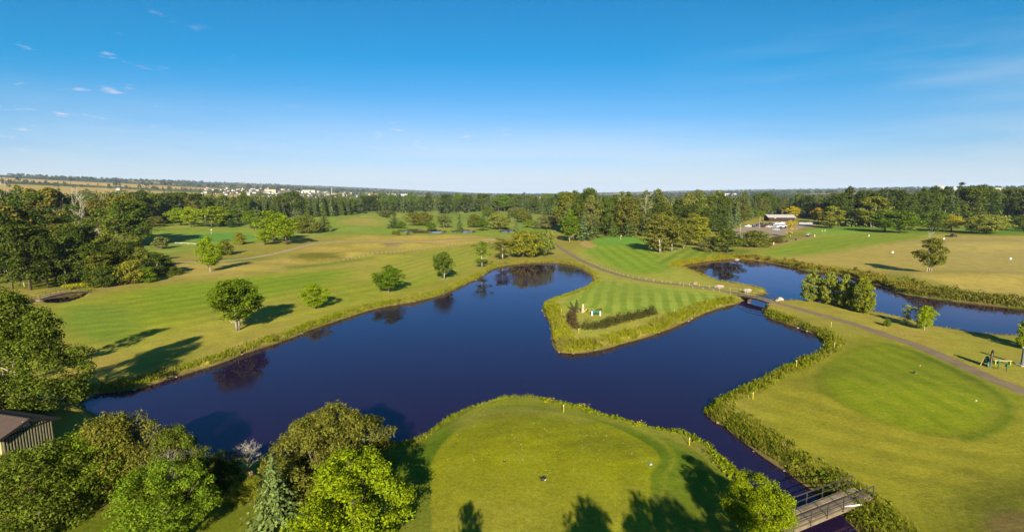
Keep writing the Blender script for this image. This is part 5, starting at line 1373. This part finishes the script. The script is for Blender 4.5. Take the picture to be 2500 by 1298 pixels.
def flag(px, py, h, label, colr):
    x, y = G(px, py); e = thing('flagstick', label, 'flag', (x, y, hz(x, y)))
    b = MB(); b.tube([(0, 0, -.1), (0, 0, h)], .045, 6); b.build('stick', M_WHITE, e)
    b = MB()
    for i in range(4):
        x0, x1 = .04 + i * .16, .04 + (i + 1) * .16; y0, y1 = .05 * math.sin(i * 1.3), .05 * math.sin((i + 1) * 1.3)
        b.quad([(x0, y0, h - .5), (x1, y1, h - .48), (x1, y1, h - .05), (x0, y0, h - .03)]); b.quad([(x0, y0 + .012, h - .03), (x1, y1 + .012, h - .05), (x1, y1 + .012, h - .48), (x0, y0 + .012, h - .5)])
    b.build('flag_cloth', colr, e)
flag(1515, 588, 2.4, 'flag on the putting green behind the bunker', M_YELLOW)
flag(516, 575, 3.2, 'flag on the left putting green', M_WHITE)

# range distance boards, mats, bags
def board(px, py, label):
    x, y = G(px, py); e = thing('distance_board', label, 'sign', (x, y, hz(x, y)))
    b = MB(); b.box((0, 0, .95), (.7, .06, .7)); b.build('panel', M_WHITE, e)
    for s in (-1, 1):
        b = MB(); b.box((s * .4, .06, .5), (.07, .06, 1.1)); b.build('leg', M_WOOD, e)
board(2179, 621, 'white distance board nearest the practice tee')
board(2304, 591, 'white distance board beside the mower')
board(2467, 637, 'white distance board farthest right on the range')
def bag(px, py, label):
    x, y = G(px, py); e = thing('ball_basket', label, 'basket', (x, y, hz(x, y)))
    b = MB(); b.tube([(0, 0, 0), (0, 0, .9)], [.35, .42], 8); b.build('bin', M_BLACK, e)
    b = MB(); b.tube([(0, 0, .9), (0, 0, 1.0)], [.45, .4], 8); b.build('rim', M_STEEL, e)
bag(1881, 600, 'dark bin at the left end of the range tee'); bag(1921, 591, 'dark bin in the middle of the range tee'); bag(1943, 587, 'dark bin near the golf cart on the range tee')
for (a, b_, lb) in [(1888, 597, 'pale ball dispenser post left on the range tee'), (1988, 578, 'pale ball dispenser post beside the golf cart')]:
    x, y = G(a, b_); e = thing('ball_dispenser', lb, 'dispenser', (x, y, hz(x, y)))
    b = MB(); b.box((0, 0, .55), (.6, .5, 1.1)); b.build('cabinet', M_WOODPALE, e); b = MB(); b.box((0, 0, 1.17), (.75, .65, .1)); b.build('lid', M_YELLOW, e)

# ------------------------------------------------------------------ furniture by the right tee
x, y = G(2406, 893); e = thing('sandwich_board', 'teal and cream A-shaped board beside the cart path', 'sign', (x, y, hz(x, y)), .5)
for s, m_ in ((-1, mat('teal_paint', C(70, 140, 125), .6, .3)), (1, M_WOODPALE)):
    b = MB(); b.beam((0, s * .45, 0), (0, s * .05, 1.35), 1.1, .05); b.build('panel', m_, e)
b = MB(); b.box((0, 0, .5), (.9, .5, .04)); b.build('brace', M_WOOD, e)
x, y = G(2419, 897); e = thing('tee_sign', 'dark notice board on two posts beside the cart path', 'sign', (x, y, hz(x, y)), .9)
b = MB(); b.box((0, 0, 1.55), (1.3, .08, 1.5)); b.build('panel', mat('navy_board', C(45, 42, 60), .5, .4), e)
b = MB(); b.tube([(-.65, 0, 2.3), (-.35, 0, 2.5), (.35, 0, 2.5), (.65, 0, 2.3)], .06, 6); b.build('arched_top', M_BLACK, e)
for s in (-1, 1):
    b = MB(); b.box((s * .6, .09, 1.1), (.1, .1, 2.3)); b.build('post', M_WOOD, e)
x, y = G(2446, 890); e = thing('plank_bench', 'plain plank bench with yellow-green legs by the notice board', 'bench', (x, y, hz(x, y)), -.12)
b = MB(); b.box((0, 0, .62), (2.4, .4, .08)); b.build('seat', M_WOODPALE, e)
for s in (-1, 1):
    b = MB(); b.box((s * 1.0, 0, .29), (.14, .34, .58)); b.build('leg', mat('lime_paint', C(170, 180, 40), .6, .3), e)
for (a, b_, lb) in [(2436, 901, 'left one of two dark ball washers by the bench'), (2456, 909, 'right one of two dark ball washers by the bench')]:
    x, y = G(a, b_); e = thing('ball_washer', lb, 'ball washer', (x, y, hz(x, y)))
    b = MB(); b.tube([(0, 0, -.1), (0, 0, .8)], .05, 6); b.build('post', M_STEEL, e); b = MB(); b.box((0, 0, .95), (.3, .26, .4), 0, 0, (.8, .8)); b.build('tank', M_GREENPAINT, e)
    b = MB(); b.tube([(0, 0, 1.15), (0, 0, 1.3)], .03, 5); b.build('plunger', M_BLACK, e)
x, y = G(2497, 892); e = thing('light_column', 'thick grey column on a pale footing at the right edge', 'column', (x, y, hz(x, y)))
b = MB(); b.tube([(0, 0, 0), (0, 0, 2.6)], [.3, .26], 10); b.build('shaft', mat('grey_column', C(130, 130, 125), .7, .3), e)
b = MB(); b.box((0, 0, .06), (1.6, 1.2, .16)); b.build('footing', M_STONE, e); b = MB(); b.tube([(0, 0, 2.6), (0, 0, 2.75)], [.34, .3], 10); b.build('cap', M_WHITE, e)

# ------------------------------------------------------------------ shed on the left
def shed():
    ax, ay = -45.9, 46.1
    g = Vector((.25, .968, 0)); r = Vector((-.968, .25, 0))
    e = thing('shed', 'brown-roofed shed with battened grey gable wall behind the bushes', 'shed', (ax, ay, 0), math.atan2(r.y, r.x))
    # local x runs away along the ridge, local y = -g
    ze, za, hw, L = 2.95, 3.85, 2.5, 12.0
    wall = mat('grey_board_wall', C(88, 88, 68), .85, .2, noise=.15); cream = mat('cream_wall', C(200, 190, 130, .55), .85, .2, noise=.08)
    b = MB(); b.quad([(0.3, -hw + .35, -.3), (.3, hw - .35, -.3), (.3, hw - .35, ze), (.3, 0, za - .15), (.3, -hw + .35, ze)]); b.build('gable_wall', wall, e)
    for s in (-1, 1):
        b = MB(); b.box((L / 2 + .3, s * (hw - .43), ze / 2 - .15), (L, .14, ze + .3)); b.build('side_wall', cream, e)
    bat = mat('pale_batten', C(146, 140, 106), .85, .2, noise=.25)
    for i in range(17):
        yy = -1.95 + i * 3.9 / 16; top = ze + (za - ze) * (1 - abs(yy) / hw) - .25
        for z0, z1 in ((-.2, ze - .12), (ze + .02, top)):
            if z1 - z0 < .1: continue
            b = MB(); b.box((.26, yy, (z0 + z1) / 2), (.07, .085, z1 - z0)); b.build('batten', bat, e)
    b = MB(); b.box((.24, 0, ze - .05), (.1, 3.95, .09)); b.build('belt_board', mat('dark_trim', C(50, 42, 34), .8, .2), e)
    M_ROOF = mat('brown_metal_roof', C(98, 82, 72), .7, .2, noise=.10)
    for s in (-1, 1):
        for i in range(16):
            x0, x1 = i * (L + .6) / 16, (i + 1) * (L + .6) / 16 - .015
            b = MB(); v = [(x0, s * .01, za + .04), (x1, s * .01, za + .04), (x1, s * (hw + .15), ze - .06), (x0, s * (hw + .15), ze - .06)]
            b.quad(v if s > 0 else v[::-1]); lo = [(p[0], p[1], p[2] - .06) for p in v]; b.quad(lo[::-1] if s > 0 else lo)
            for k in range(4):
                b.quad([v[k], v[(k + 1) % 4], lo[(k + 1) % 4], lo[k]])
            b.build('roof_sheet', M_ROOF, e)
        f = MB(); f.beam((-.05, 0, za - .08), (-.05, s * (hw + .17), ze - .18), .06, .22); f.build('fascia', MATS['dark_trim'], e)
    b = MB(); b.beam((-.05, 0, za + .07), (L + .6, 0, za + .07), .22, .06); b.build('ridge_cap', M_ROOF, e)
    v = MB(); v.box((.2, 0.12, ze + .55), (.08, .5, .55)); v.build('vent_frame', M_WHITE, e)
    for k in range(4):
        s_ = MB(); s_.box((.14, .12, ze + .36 + k * .13), (.05, .42, .05)); s_.build('vent_slat', MATS['grey_board_wall'], e)
shed()
for i, (a, b_) in enumerate([(612, 1172), (621, 1178)]):
    x, y = G(a, b_); e = thing('tree_stump', ['left one of two pale sawn stumps beside the spruce', 'right one of two pale sawn stumps beside the spruce'][i], 'stump', (x, y, hz(x, y)))
    b = MB(); b.tube([(0, 0, -.1), (0, 0, .25), (.03, 0, .8 - .2 * i)], [.28, .22, .2], 9); b.build('bark', mat('stump_wood', C(200, 150, 110), .9, .1, noise=.2), e)
    b = MB(); b.tube([(.03, 0, .8 - .2 * i), (.03, 0, .82 - .2 * i)], [.19, .19], 9); b.build('cut_face', M_WOODPALE, e)

# ------------------------------------------------------------------ clubhouse, lamps, cars, carts, people
def clubhouse():
    x, y = G(1908, 541); e = thing('clubhouse', 'long dark brown clubhouse with pale low-pitched roof beside the car park', 'building', (x, y, hz(x, y)), -.10); e.scale = (.86, .86, .86)
    wallm = mat('dark_brown_boards', C(66, 44, 38), .85, .2, noise=.15); L, Wd, h, hr = 26, 14, 4.4, 2.6
    b = MB(); b.box((0, Wd / 2, h / 2 - .3), (L, Wd, h + .6)); b.build('wall', wallm, e)
    rm = mat('pale_shingle_roof', C(196, 190, 182), .8, .2, noise=.14, nscale=.4)
    for s in (-1, 1):
        r = MB(); o_ = 1.4
        v = [(-L / 2 - o_, Wd / 2, h + hr), (L / 2 + o_, Wd / 2, h + hr), (L / 2 + o_, Wd / 2 + s * (Wd / 2 + o_), h - .1), (-L / 2 - o_, Wd / 2 + s * (Wd / 2 + o_), h - .1)]
        lo = [(p[0], p[1], p[2] - .25) for p in v]; r.quad(v); r.quad(lo)
        for k in range(4): r.quad([v[k], v[(k + 1) % 4], lo[(k + 1) % 4], lo[k]])
        r.build('roof', rm, e)
    for s in (-1, 1):
        g = MB(); g.quad([(s * L / 2, 0, h - .3), (s * L / 2, Wd, h - .3), (s * L / 2, Wd / 2, h + hr - .3)]); g.build('gable', mat('brown_gable', C(120, 85, 62), .85, .2), e)
    for i, xx in enumerate((-10, -4.5, 2, 6)):
        b = MB(); b.box((xx, -.06, 2.3), (1.8, .12, 1.2)); f = b.build('window', M_GLASS, e); c = MB(); c.box((xx, -.03, 2.3), (2.1, .1, 1.5)); c.build('frame', MATS['brown_gable'], f)
    b = MB(); b.box((-6.8, -.08, 3.5), (2.0, .1, .6)); b.build('name_board', M_WHITE, e)
    b = MB(); b.box((9.5, -.06, 1.1), (1.3, .12, 2.2)); d = b.build('door', mat('door_wood', C(120, 90, 60)), e); c = MB(); c.box((9.95, -.15, 1.05), (.08, .08, .2)); c.build('handle', M_CHROME, d)
    for xx in (-3, 5):
        b = MB(); b.tube([(xx, Wd / 2 + 2, h + hr - 1.2), (xx, Wd / 2 + 2, h + hr + 1.6)], .25, 8); b.build('chimney_pipe', M_STEEL, e)
clubhouse()
def lamp_post(px, py, h, label, arms=2):
    x, y = G(px, py); e = thing('street_lamp', label, 'lamp post', (x, y, hz(x, y)))
    b = MB(); b.tube([(0, 0, 0), (0, 0, h)], [.16, .10], 6); b.build('pole', M_WOODPALE, e)
    b = MB(); b.tube([(0, 0, 0), (0, 0, .7)], .32, 8); b.build('footing', M_STONE, e)
    for s in (-1, 1):
        b = MB(); b.beam((0, 0, h - .1), (s * 1.3, 0, h + .1), .08, .08); b.build('arm', M_STEEL, e); b = MB(); b.box((s * 1.5, 0, h + .08), (.7, .35, .16)); b.build('lamp_head', M_STEEL, e)
lamp_post(1854, 557, 8.5, 'two-armed lamp post among the parked cars')
lamp_post(1807, 575, 7.5, 'two-armed lamp post at the left of the car park')
lamp_post(1908, 536, 9.5, 'lamp post rising behind the clubhouse roof')

def car_parts(kind):
    L, Wd, H0, H1 = {'sedan': (4.6, 1.8, .78, 1.45), 'suv': (4.8, 1.95, 1.0, 1.8), 'pickup': (5.6, 2.0, 1.05, 1.85)}[kind]
    zb = .32
    prof = {'sedan': [(-.5, zb), (-.5, H0 * .92), (-.46, H0), (-.30, H0 + .02), (.22, H0), (.44, H0 * .88), (.5, H0 * .7), (.5, zb)],
            'suv': [(-.5, zb), (-.5, H0), (-.47, H0 + .04), (.20, H0 + .04), (.44, H0 * .92), (.5, H0 * .75), (.5, zb)],
            'pickup': [(-.5, zb + .1), (-.5, H0), (-.1, H0), (-.1, H0 + .05), (.22, H0 + .05), (.46, H0 * .95), (.5, H0 * .8), (.5, zb)]}[kind]
    def extrude(pr, w0, w1):
        m_ = MB(); n = len(pr)
        for s in (-1, 1):
            for (x_, z_) in pr:
                w = w0 if z_ < H0 * .95 else w1; m_.v.append((x_ * L, s * w / 2, z_))
        for i in range(n):
            j = (i + 1) % n; m_.f.append((i, j, n + j, n + i)); m_.mi.append(0)
        m_.f.append(tuple(range(n - 1, -1, -1))); m_.mi.append(0); m_.f.append(tuple(range(n, 2 * n))); m_.mi.append(0)
        return m_
    body = extrude(prof, Wd, Wd * .94)
    cab = {'sedan': [(-.36, H0), (-.24, H1), (.04, H1), (.20, H0)], 'suv': [(-.48, H0), (-.44, H1), (.04, H1), (.20, H0)], 'pickup': [(-.11, H0), (-.09, H1), (.10, H1), (.24, H0)]}[kind]
    cabm = MB()
    for s in (-1, 1):
        for (x_, z_) in cab: cabm.v.append((x_ * L, s * (Wd * .92 if z_ == H0 else Wd * .76) / 2, z_))
    for q in ((0, 1, 5, 4), (1, 2, 6, 5), (2, 3, 7, 6), (3, 2, 1, 0), (4, 5, 6, 7)): cabm.f.append(q); cabm.mi.append(0)
    roof = MB(); roof.box(((cab[1][0] + cab[2][0]) / 2 * L, 0, H1 + .02), ((cab[2][0] - cab[1][0]) * L + .1, Wd * .78, .06))
    wh = MB(); wh.tube([(0, -.11, 0), (0, .11, 0)], .33, 10); rim = MB(); rim.tube([(0, -.125, 0), (0, .125, 0)], .19, 8)
    hl = MB(); hl.box((0, 0, 0), (.08, .34, .16)); tl = MB(); tl.box((0, 0, 0), (.06, .26, .22))
    pil = MB()
    for s in (-1, 1):
        for a_, b_ in ((0, 1), (3, 2)):
            pil.beam((cab[a_][0] * L, s * Wd * .462, cab[a_][1]), (cab[b_][0] * L, s * Wd * .385, cab[b_][1]), .09, .09)
        xm = -.06 * L if kind != 'pickup' else .07 * L
        pil.beam((xm, s * Wd * .464, H0), (xm, s * Wd * .386, H1), .09, .06)
    return dict(L=L, W=Wd, H0=H0, body=body, cab=cabm, roof=roof, wheel=wh, rim=rim, hl=hl, tl=tl, pil=pil)
CARM = {}
def car(kind, colr, px, py, rz, label):
    key = (kind, colr)
    if key not in CARM:
        p = car_parts(kind); paint = mat('paint_' + colr, PAINT[colr], .25, .5)
        CARM[key] = dict(L=p['L'], W=p['W'], H0=p['H0'], body=p['body'].mesh('body', paint), roof=p['roof'].mesh('roof', paint), cab=p['cab'].mesh('windows', M_GLASS), pil=p['pil'].mesh('pillars', paint),
                         wheel=p['wheel'].mesh('tyre', M_RUBBER, False), rim=p['rim'].mesh('rim', M_CHROME), hl=p['hl'].mesh('headlight', M_LAMP), tl=p['tl'].mesh('tail_light', M_TAIL))
    p = CARM[key]; x, y = G(px, py)
    e = thing({'sedan': 'parked_car', 'suv': 'parked_suv', 'pickup': 'parked_pickup'}[kind], label, 'car' if kind != 'pickup' else 'pickup', (x, y, hz(x, y) + .13), rz, 'vehicles in the car park')
    for k, nm in (('body', 'body'), ('cab', 'windows'), ('roof', 'roof'), ('pil', 'pillars')): link(nm, p[k], e)
    for sx in (-.31, .32):
        for sy in (-1, 1):
            w = link('wheel', p['wheel'], e, (sx * p['L'], sy * (p['W'] / 2 - .08), .33)); link('rim', p['rim'], w)
    for sy in (-1, 1):
        link('headlight', p['hl'], e, (p['L'] * .5 - .01, sy * p['W'] * .36, p['H0'] * .78)); link('tail_light', p['tl'], e, (-p['L'] * .5, sy * p['W'] * .38, p['H0'] * .85))
PAINT = {'white': (.75, .75, .73), 'cream': (.62, .56, .42), 'navy': (.02, .03, .12), 'blue': (.03, .06, .22), 'maroon': (.12, .01, .025), 'purple': (.07, .02, .05), 'silver': (.42, .44, .47), 'black': (.012, .012, .014), 'skyblue': (.25, .33, .45)}
for a in [('sedan', 'white', 1826, 555, 2.9, 'white car at the left end of the parked row'), ('suv', 'navy', 1840, 555, 1.3, 'dark blue car next to the left white one'), ('pickup', 'blue', 1850, 553, 1.4, 'blue pickup left of the lamp post'),
          ('suv', 'black', 1858, 550, 1.5, 'black car behind the lamp post'), ('sedan', 'maroon', 1861, 556, 1.9, 'maroon car right of the lamp post'), ('suv', 'purple', 1870, 552, 1.5, 'dark plum car behind the maroon one'), ('sedan', 'maroon', 1880, 549, 1.4, 'maroon car close to the clubhouse wall'),
          ('sedan', 'cream', 1878, 556, 2.8, 'cream car in the middle of the row'), ('sedan', 'silver', 1890, 557, 2.2, 'silver car behind the nearest parked car'), ('suv', 'white', 1895, 549, 3.0, 'left white van-like car in the back row'), ('suv', 'white', 1908, 548, 2.9, 'right white van-like car in the back row'),
          ('suv', 'skyblue', 1886, 552, 1.6, 'grey-blue car between the cream and white ones'), ('pickup', 'white', 1906, 556, 2.6, 'white pickup in the right of the row'), ('sedan', 'white', 1917, 554, 2.6, 'white car at the right end of the row'),
          ('sedan', 'silver', 1895, 563, 2.75, 'silver car parked nearest in the open'), ('suv', 'navy', 1906, 560, 1.2, 'dark blue car right of the nearest silver one'), ('sedan', 'navy', 1918, 558, 1.0, 'dark blue car beside the yellow tree')]:
    car(*a)
def cart_proto():
    e = thing('golf_cart', '', 'golf cart')
    b = MB(); b.box((-.55, 0, .55), (1.1, 1.15, .5), 0, 0, (.95, .95)); b.box((.75, 0, .55), (.8, 1.15, .55), 0, 0, (.55, .9)); b.box((.2, 0, .32), (2.2, 1.1, .12)); b.build('body', M_BLACK, e)
    b = MB(); b.box((-.35, 0, .88), (.5, 1.1, .14)); b.box((-.62, 0, 1.12), (.14, 1.1, .45)); b.build('seat', M_WHITE, e)
    b = MB(); b.box((-.05, 0, 1.92), (1.9, 1.25, .09), 0, 0, (.94, .92)); b.build('roof', M_WHITE, e)
    pm = MB(); pm.tube([(0, 0, 0), (0, 0, 1.25)], .025, 5); pme = pm.mesh('roof_post', M_STEEL)
    for sx in (-.8, .7):
        for sy in (-1, 1): link('roof_post', pme, e, (sx, sy * .52, .65))
    wm = MB(); wm.tube([(0, -.1, 0), (0, .1, 0)], .24, 9); wme = wm.mesh('wheel', M_RUBBER)
    for sx in (-.7, .8):
        for sy in (-1, 1): link('wheel', wme, e, (sx, sy * .52, .24))
    b = MB(); b.tube([(.45, .25, .8), (.2, .25, 1.15)], .03, 5); b.ball((.2, .25, 1.15), (.05, .17, .15), 8, 5); b.build('steering_wheel', M_BLACK, e)
    return e
cp = cart_proto(); x, y = G(1973, 578); cp.location = (x, y, hz(x, y) + .03); cp.rotation_euler = (0, 0, .4); cp['label'] = 'golf cart with white roof standing alone on the range tee'
for i in range(9):
    c_ = copy_tree(cp); x, y = G(1952 + i * 3.6, 549.5); c_.location = (x, y, hz(x, y) + .03); c_.rotation_euler = (0, 0, 1.35)
    c_['label'] = 'golf cart in the parked row beside the clubhouse'; c_['group'] = 'golf carts parked beside the clubhouse'
x, y = G(2327, 579); e = thing('range_mower', 'dark red ball-collecting tractor on the range', 'tractor', (x, y, hz(x, y)), .2); e.scale = (1.25, 1.25, 1.25)
mr_ = mat('tractor_red', (.10, .015, .012), .5, .4)
b = MB(); b.box((.7, 0, .85), (1.5, .8, .6), 0, 0, (.9, .85)); b.box((-.4, 0, .7), (.9, 1.0, .5)); b.build('body', mr_, e)
b = MB(); b.box((-.45, 0, 1.05), (.5, .5, .12)); b.box((-.68, 0, 1.32), (.1, .5, .5)); b.build('seat', M_BLACK, e)
for sx, r_ in ((1.0, .36), (-.6, .6)):
    for sy in (-1, 1):
        w = MB(); w.tube([(sx, sy * .6 - .15, r_), (sx, sy * .6 + .15, r_)], r_, 12); w.build('wheel', M_RUBBER, e)
b = MB(); b.beam((-.85, -.45, .9), (-.9, -.45, 2.1), .07, .07); b.beam((-.85, .45, .9), (-.9, .45, 2.1), .07, .07); b.beam((-.9, -.5, 2.1), (-.9, .5, 2.1), .07, .07); b.build('roll_bar', M_BLACK, e)
b = MB(); b.box((-2.2, 0, .4), (1.0, 3.4, .5)); b.build('ball_collector', M_STEEL, e)

def person(px, py, rz, shirt, legs, label, pose=0):
    x, y = G(px, py); e = thing('person', label, 'person', (x, y, hz(x, y)), rz)
    J = {'pel': (0, 0, .95), 'chest': (.03, 0, 1.32), 'neck': (.04, 0, 1.50), 'head': (.06, 0, 1.64), 'top': (.06, 0, 1.74), 'ls': (.03, .19, 1.43), 'rs': (.03, -.19, 1.43), 'lh': (0, .10, .92), 'rh': (0, -.10, .92),
         'lk': (.05, .13, .50), 'rk': (.05, -.13, .50), 'la': (0, .15, .08), 'ra': (0, -.15, .08), 'lt': (.16, .17, .04), 'rt': (.16, -.17, .04)}
    if pose == 0: J.update(le=(.18, .16, 1.18), re=(.18, -.16, 1.18), lw=(.42, .03, 1.02), rw=(.42, -.03, 1.02), lf=(.48, .02, .95), rf=(.48, -.02, .95))
    else: J.update(le=(.0, .27, 1.16), re=(.0, -.27, 1.16), lw=(.08, .27, .92), rw=(.08, -.27, .92), lf=(.10, .26, .82), rf=(.10, -.26, .82))
    R = {'pel': .15, 'chest': .16, 'neck': .06, 'head': .105, 'top': .08, 'ls': .075, 'rs': .075, 'lh': .1, 'rh': .1, 'lk': .07, 'rk': .07, 'la': .05, 'ra': .05, 'lt': .04, 'rt': .04, 'le': .05, 're': .05, 'lw': .035, 'rw': .035, 'lf': .035, 'rf': .035}
    E_ = [('pel', 'chest'), ('chest', 'neck'), ('neck', 'head'), ('head', 'top'), ('chest', 'ls'), ('ls', 'le'), ('le', 'lw'), ('lw', 'lf'), ('chest', 'rs'), ('rs', 're'), ('re', 'rw'), ('rw', 'rf'), ('pel', 'lh'), ('lh', 'lk'), ('lk', 'la'), ('la', 'lt'), ('pel', 'rh'), ('rh', 'rk'), ('rk', 'ra'), ('ra', 'rt')]
    names = list(J); me = bpy.data.meshes.new('body'); me.from_pydata([J[n] for n in names], [(names.index(a), names.index(b)) for a, b in E_], [])
    o = link('body', me, e); sk = o.modifiers.new('skin', 'SKIN'); 
    lay = me.skin_vertices[0] if me.skin_vertices else None
    for i, n in enumerate(names):
        me.skin_vertices[0].data[i].radius = (R[n], R[n]); me.skin_vertices[0].data[i].use_root = n == 'pel'
    ss = o.modifiers.new('sub', 'SUBSURF'); ss.levels = ss.render_levels = 1
    # clothing by height: trousers, shirt, skin, hair
    m_ = bpy.data.materials.new('clothes'); m_.use_nodes = True; nt = m_.node_tree; bs = nt.nodes['Principled BSDF']; bs.inputs['Roughness'].default_value = .9
    t = nt.nodes.new('ShaderNodeTexCoord'); sp = nt.nodes.new('ShaderNodeSeparateXYZ'); nt.links.new(t.outputs['Object'], sp.inputs[0])
    cr = nt.nodes.new('ShaderNodeValToRGB'); dv = nt.nodes.new('ShaderNodeMath'); dv.operation = 'DIVIDE'; dv.inputs[1].default_value = 1.85; nt.links.new(sp.outputs[2], dv.inputs[0]); nt.links.new(dv.outputs[0], cr.inputs[0])
    cr.color_ramp.interpolation = 'CONSTANT'; el = cr.color_ramp.elements; el[0].position = 0; el[0].color = (.03, .03, .03, 1); el[1].position = .05; el[1].color = (*legs, 1)
    for pz, cc in ((.52, shirt), (.81, (.45, .28, .2)), (.92, (.06, .04, .03))):
        k = el.new(pz); k.color = (*cc, 1)
    nt.links.new(cr.outputs[0], bs.inputs['Base Color']); me.materials.append(m_)
    if pose == 0:
        b = MB(); b.tube([(.46, 0, .98), (.95, .1, .06)], .018, 5); b.beam((.95, .05, .04), (.95, .18, .04), .04, .05); c_ = b.build('golf_club', M_CHROME); c_.parent = None
        c_.location = e.location; c_.rotation_euler = e.rotation_euler; tag(c_, 'golf club held by ' + label.replace('person ', 'the person '), 'golf club')
person(2121, 580, 1.2, (.7, .7, .68), (.5, .45, .36), 'person in white shirt swinging on the practice range', 0)
person(2007, 566, .6, (.10, .12, .05), (.60, .58, .52), 'person in dark top putting on the practice green', 0)
person(2014, 567, 2.6, (.7, .7, .7), (.65, .63, .58), 'person in white standing on the practice green', 1)

# ------------------------------------------------------------------ the air over the country
def haze():
    b = MB(); b.box((0, 0, 115), (26000, 26000, 240))
    m = bpy.data.materials.new('thin_air'); m.use_nodes = True; nt = m.node_tree
    for n in list(nt.nodes): nt.nodes.remove(n)
    v = nt.nodes.new('ShaderNodeVolumePrincipled'); v.inputs['Color'].default_value = (.62, .78, 1.0, 1); v.inputs['Density'].default_value = 5e-5; v.inputs['Anisotropy'].default_value = 0.0
    out = nt.nodes.new('ShaderNodeOutputMaterial'); nt.links.new(v.outputs[0], out.inputs['Volume'])
    o = b.build('haze', m); stuff(o, 'thin blue haze over the far country')
haze()
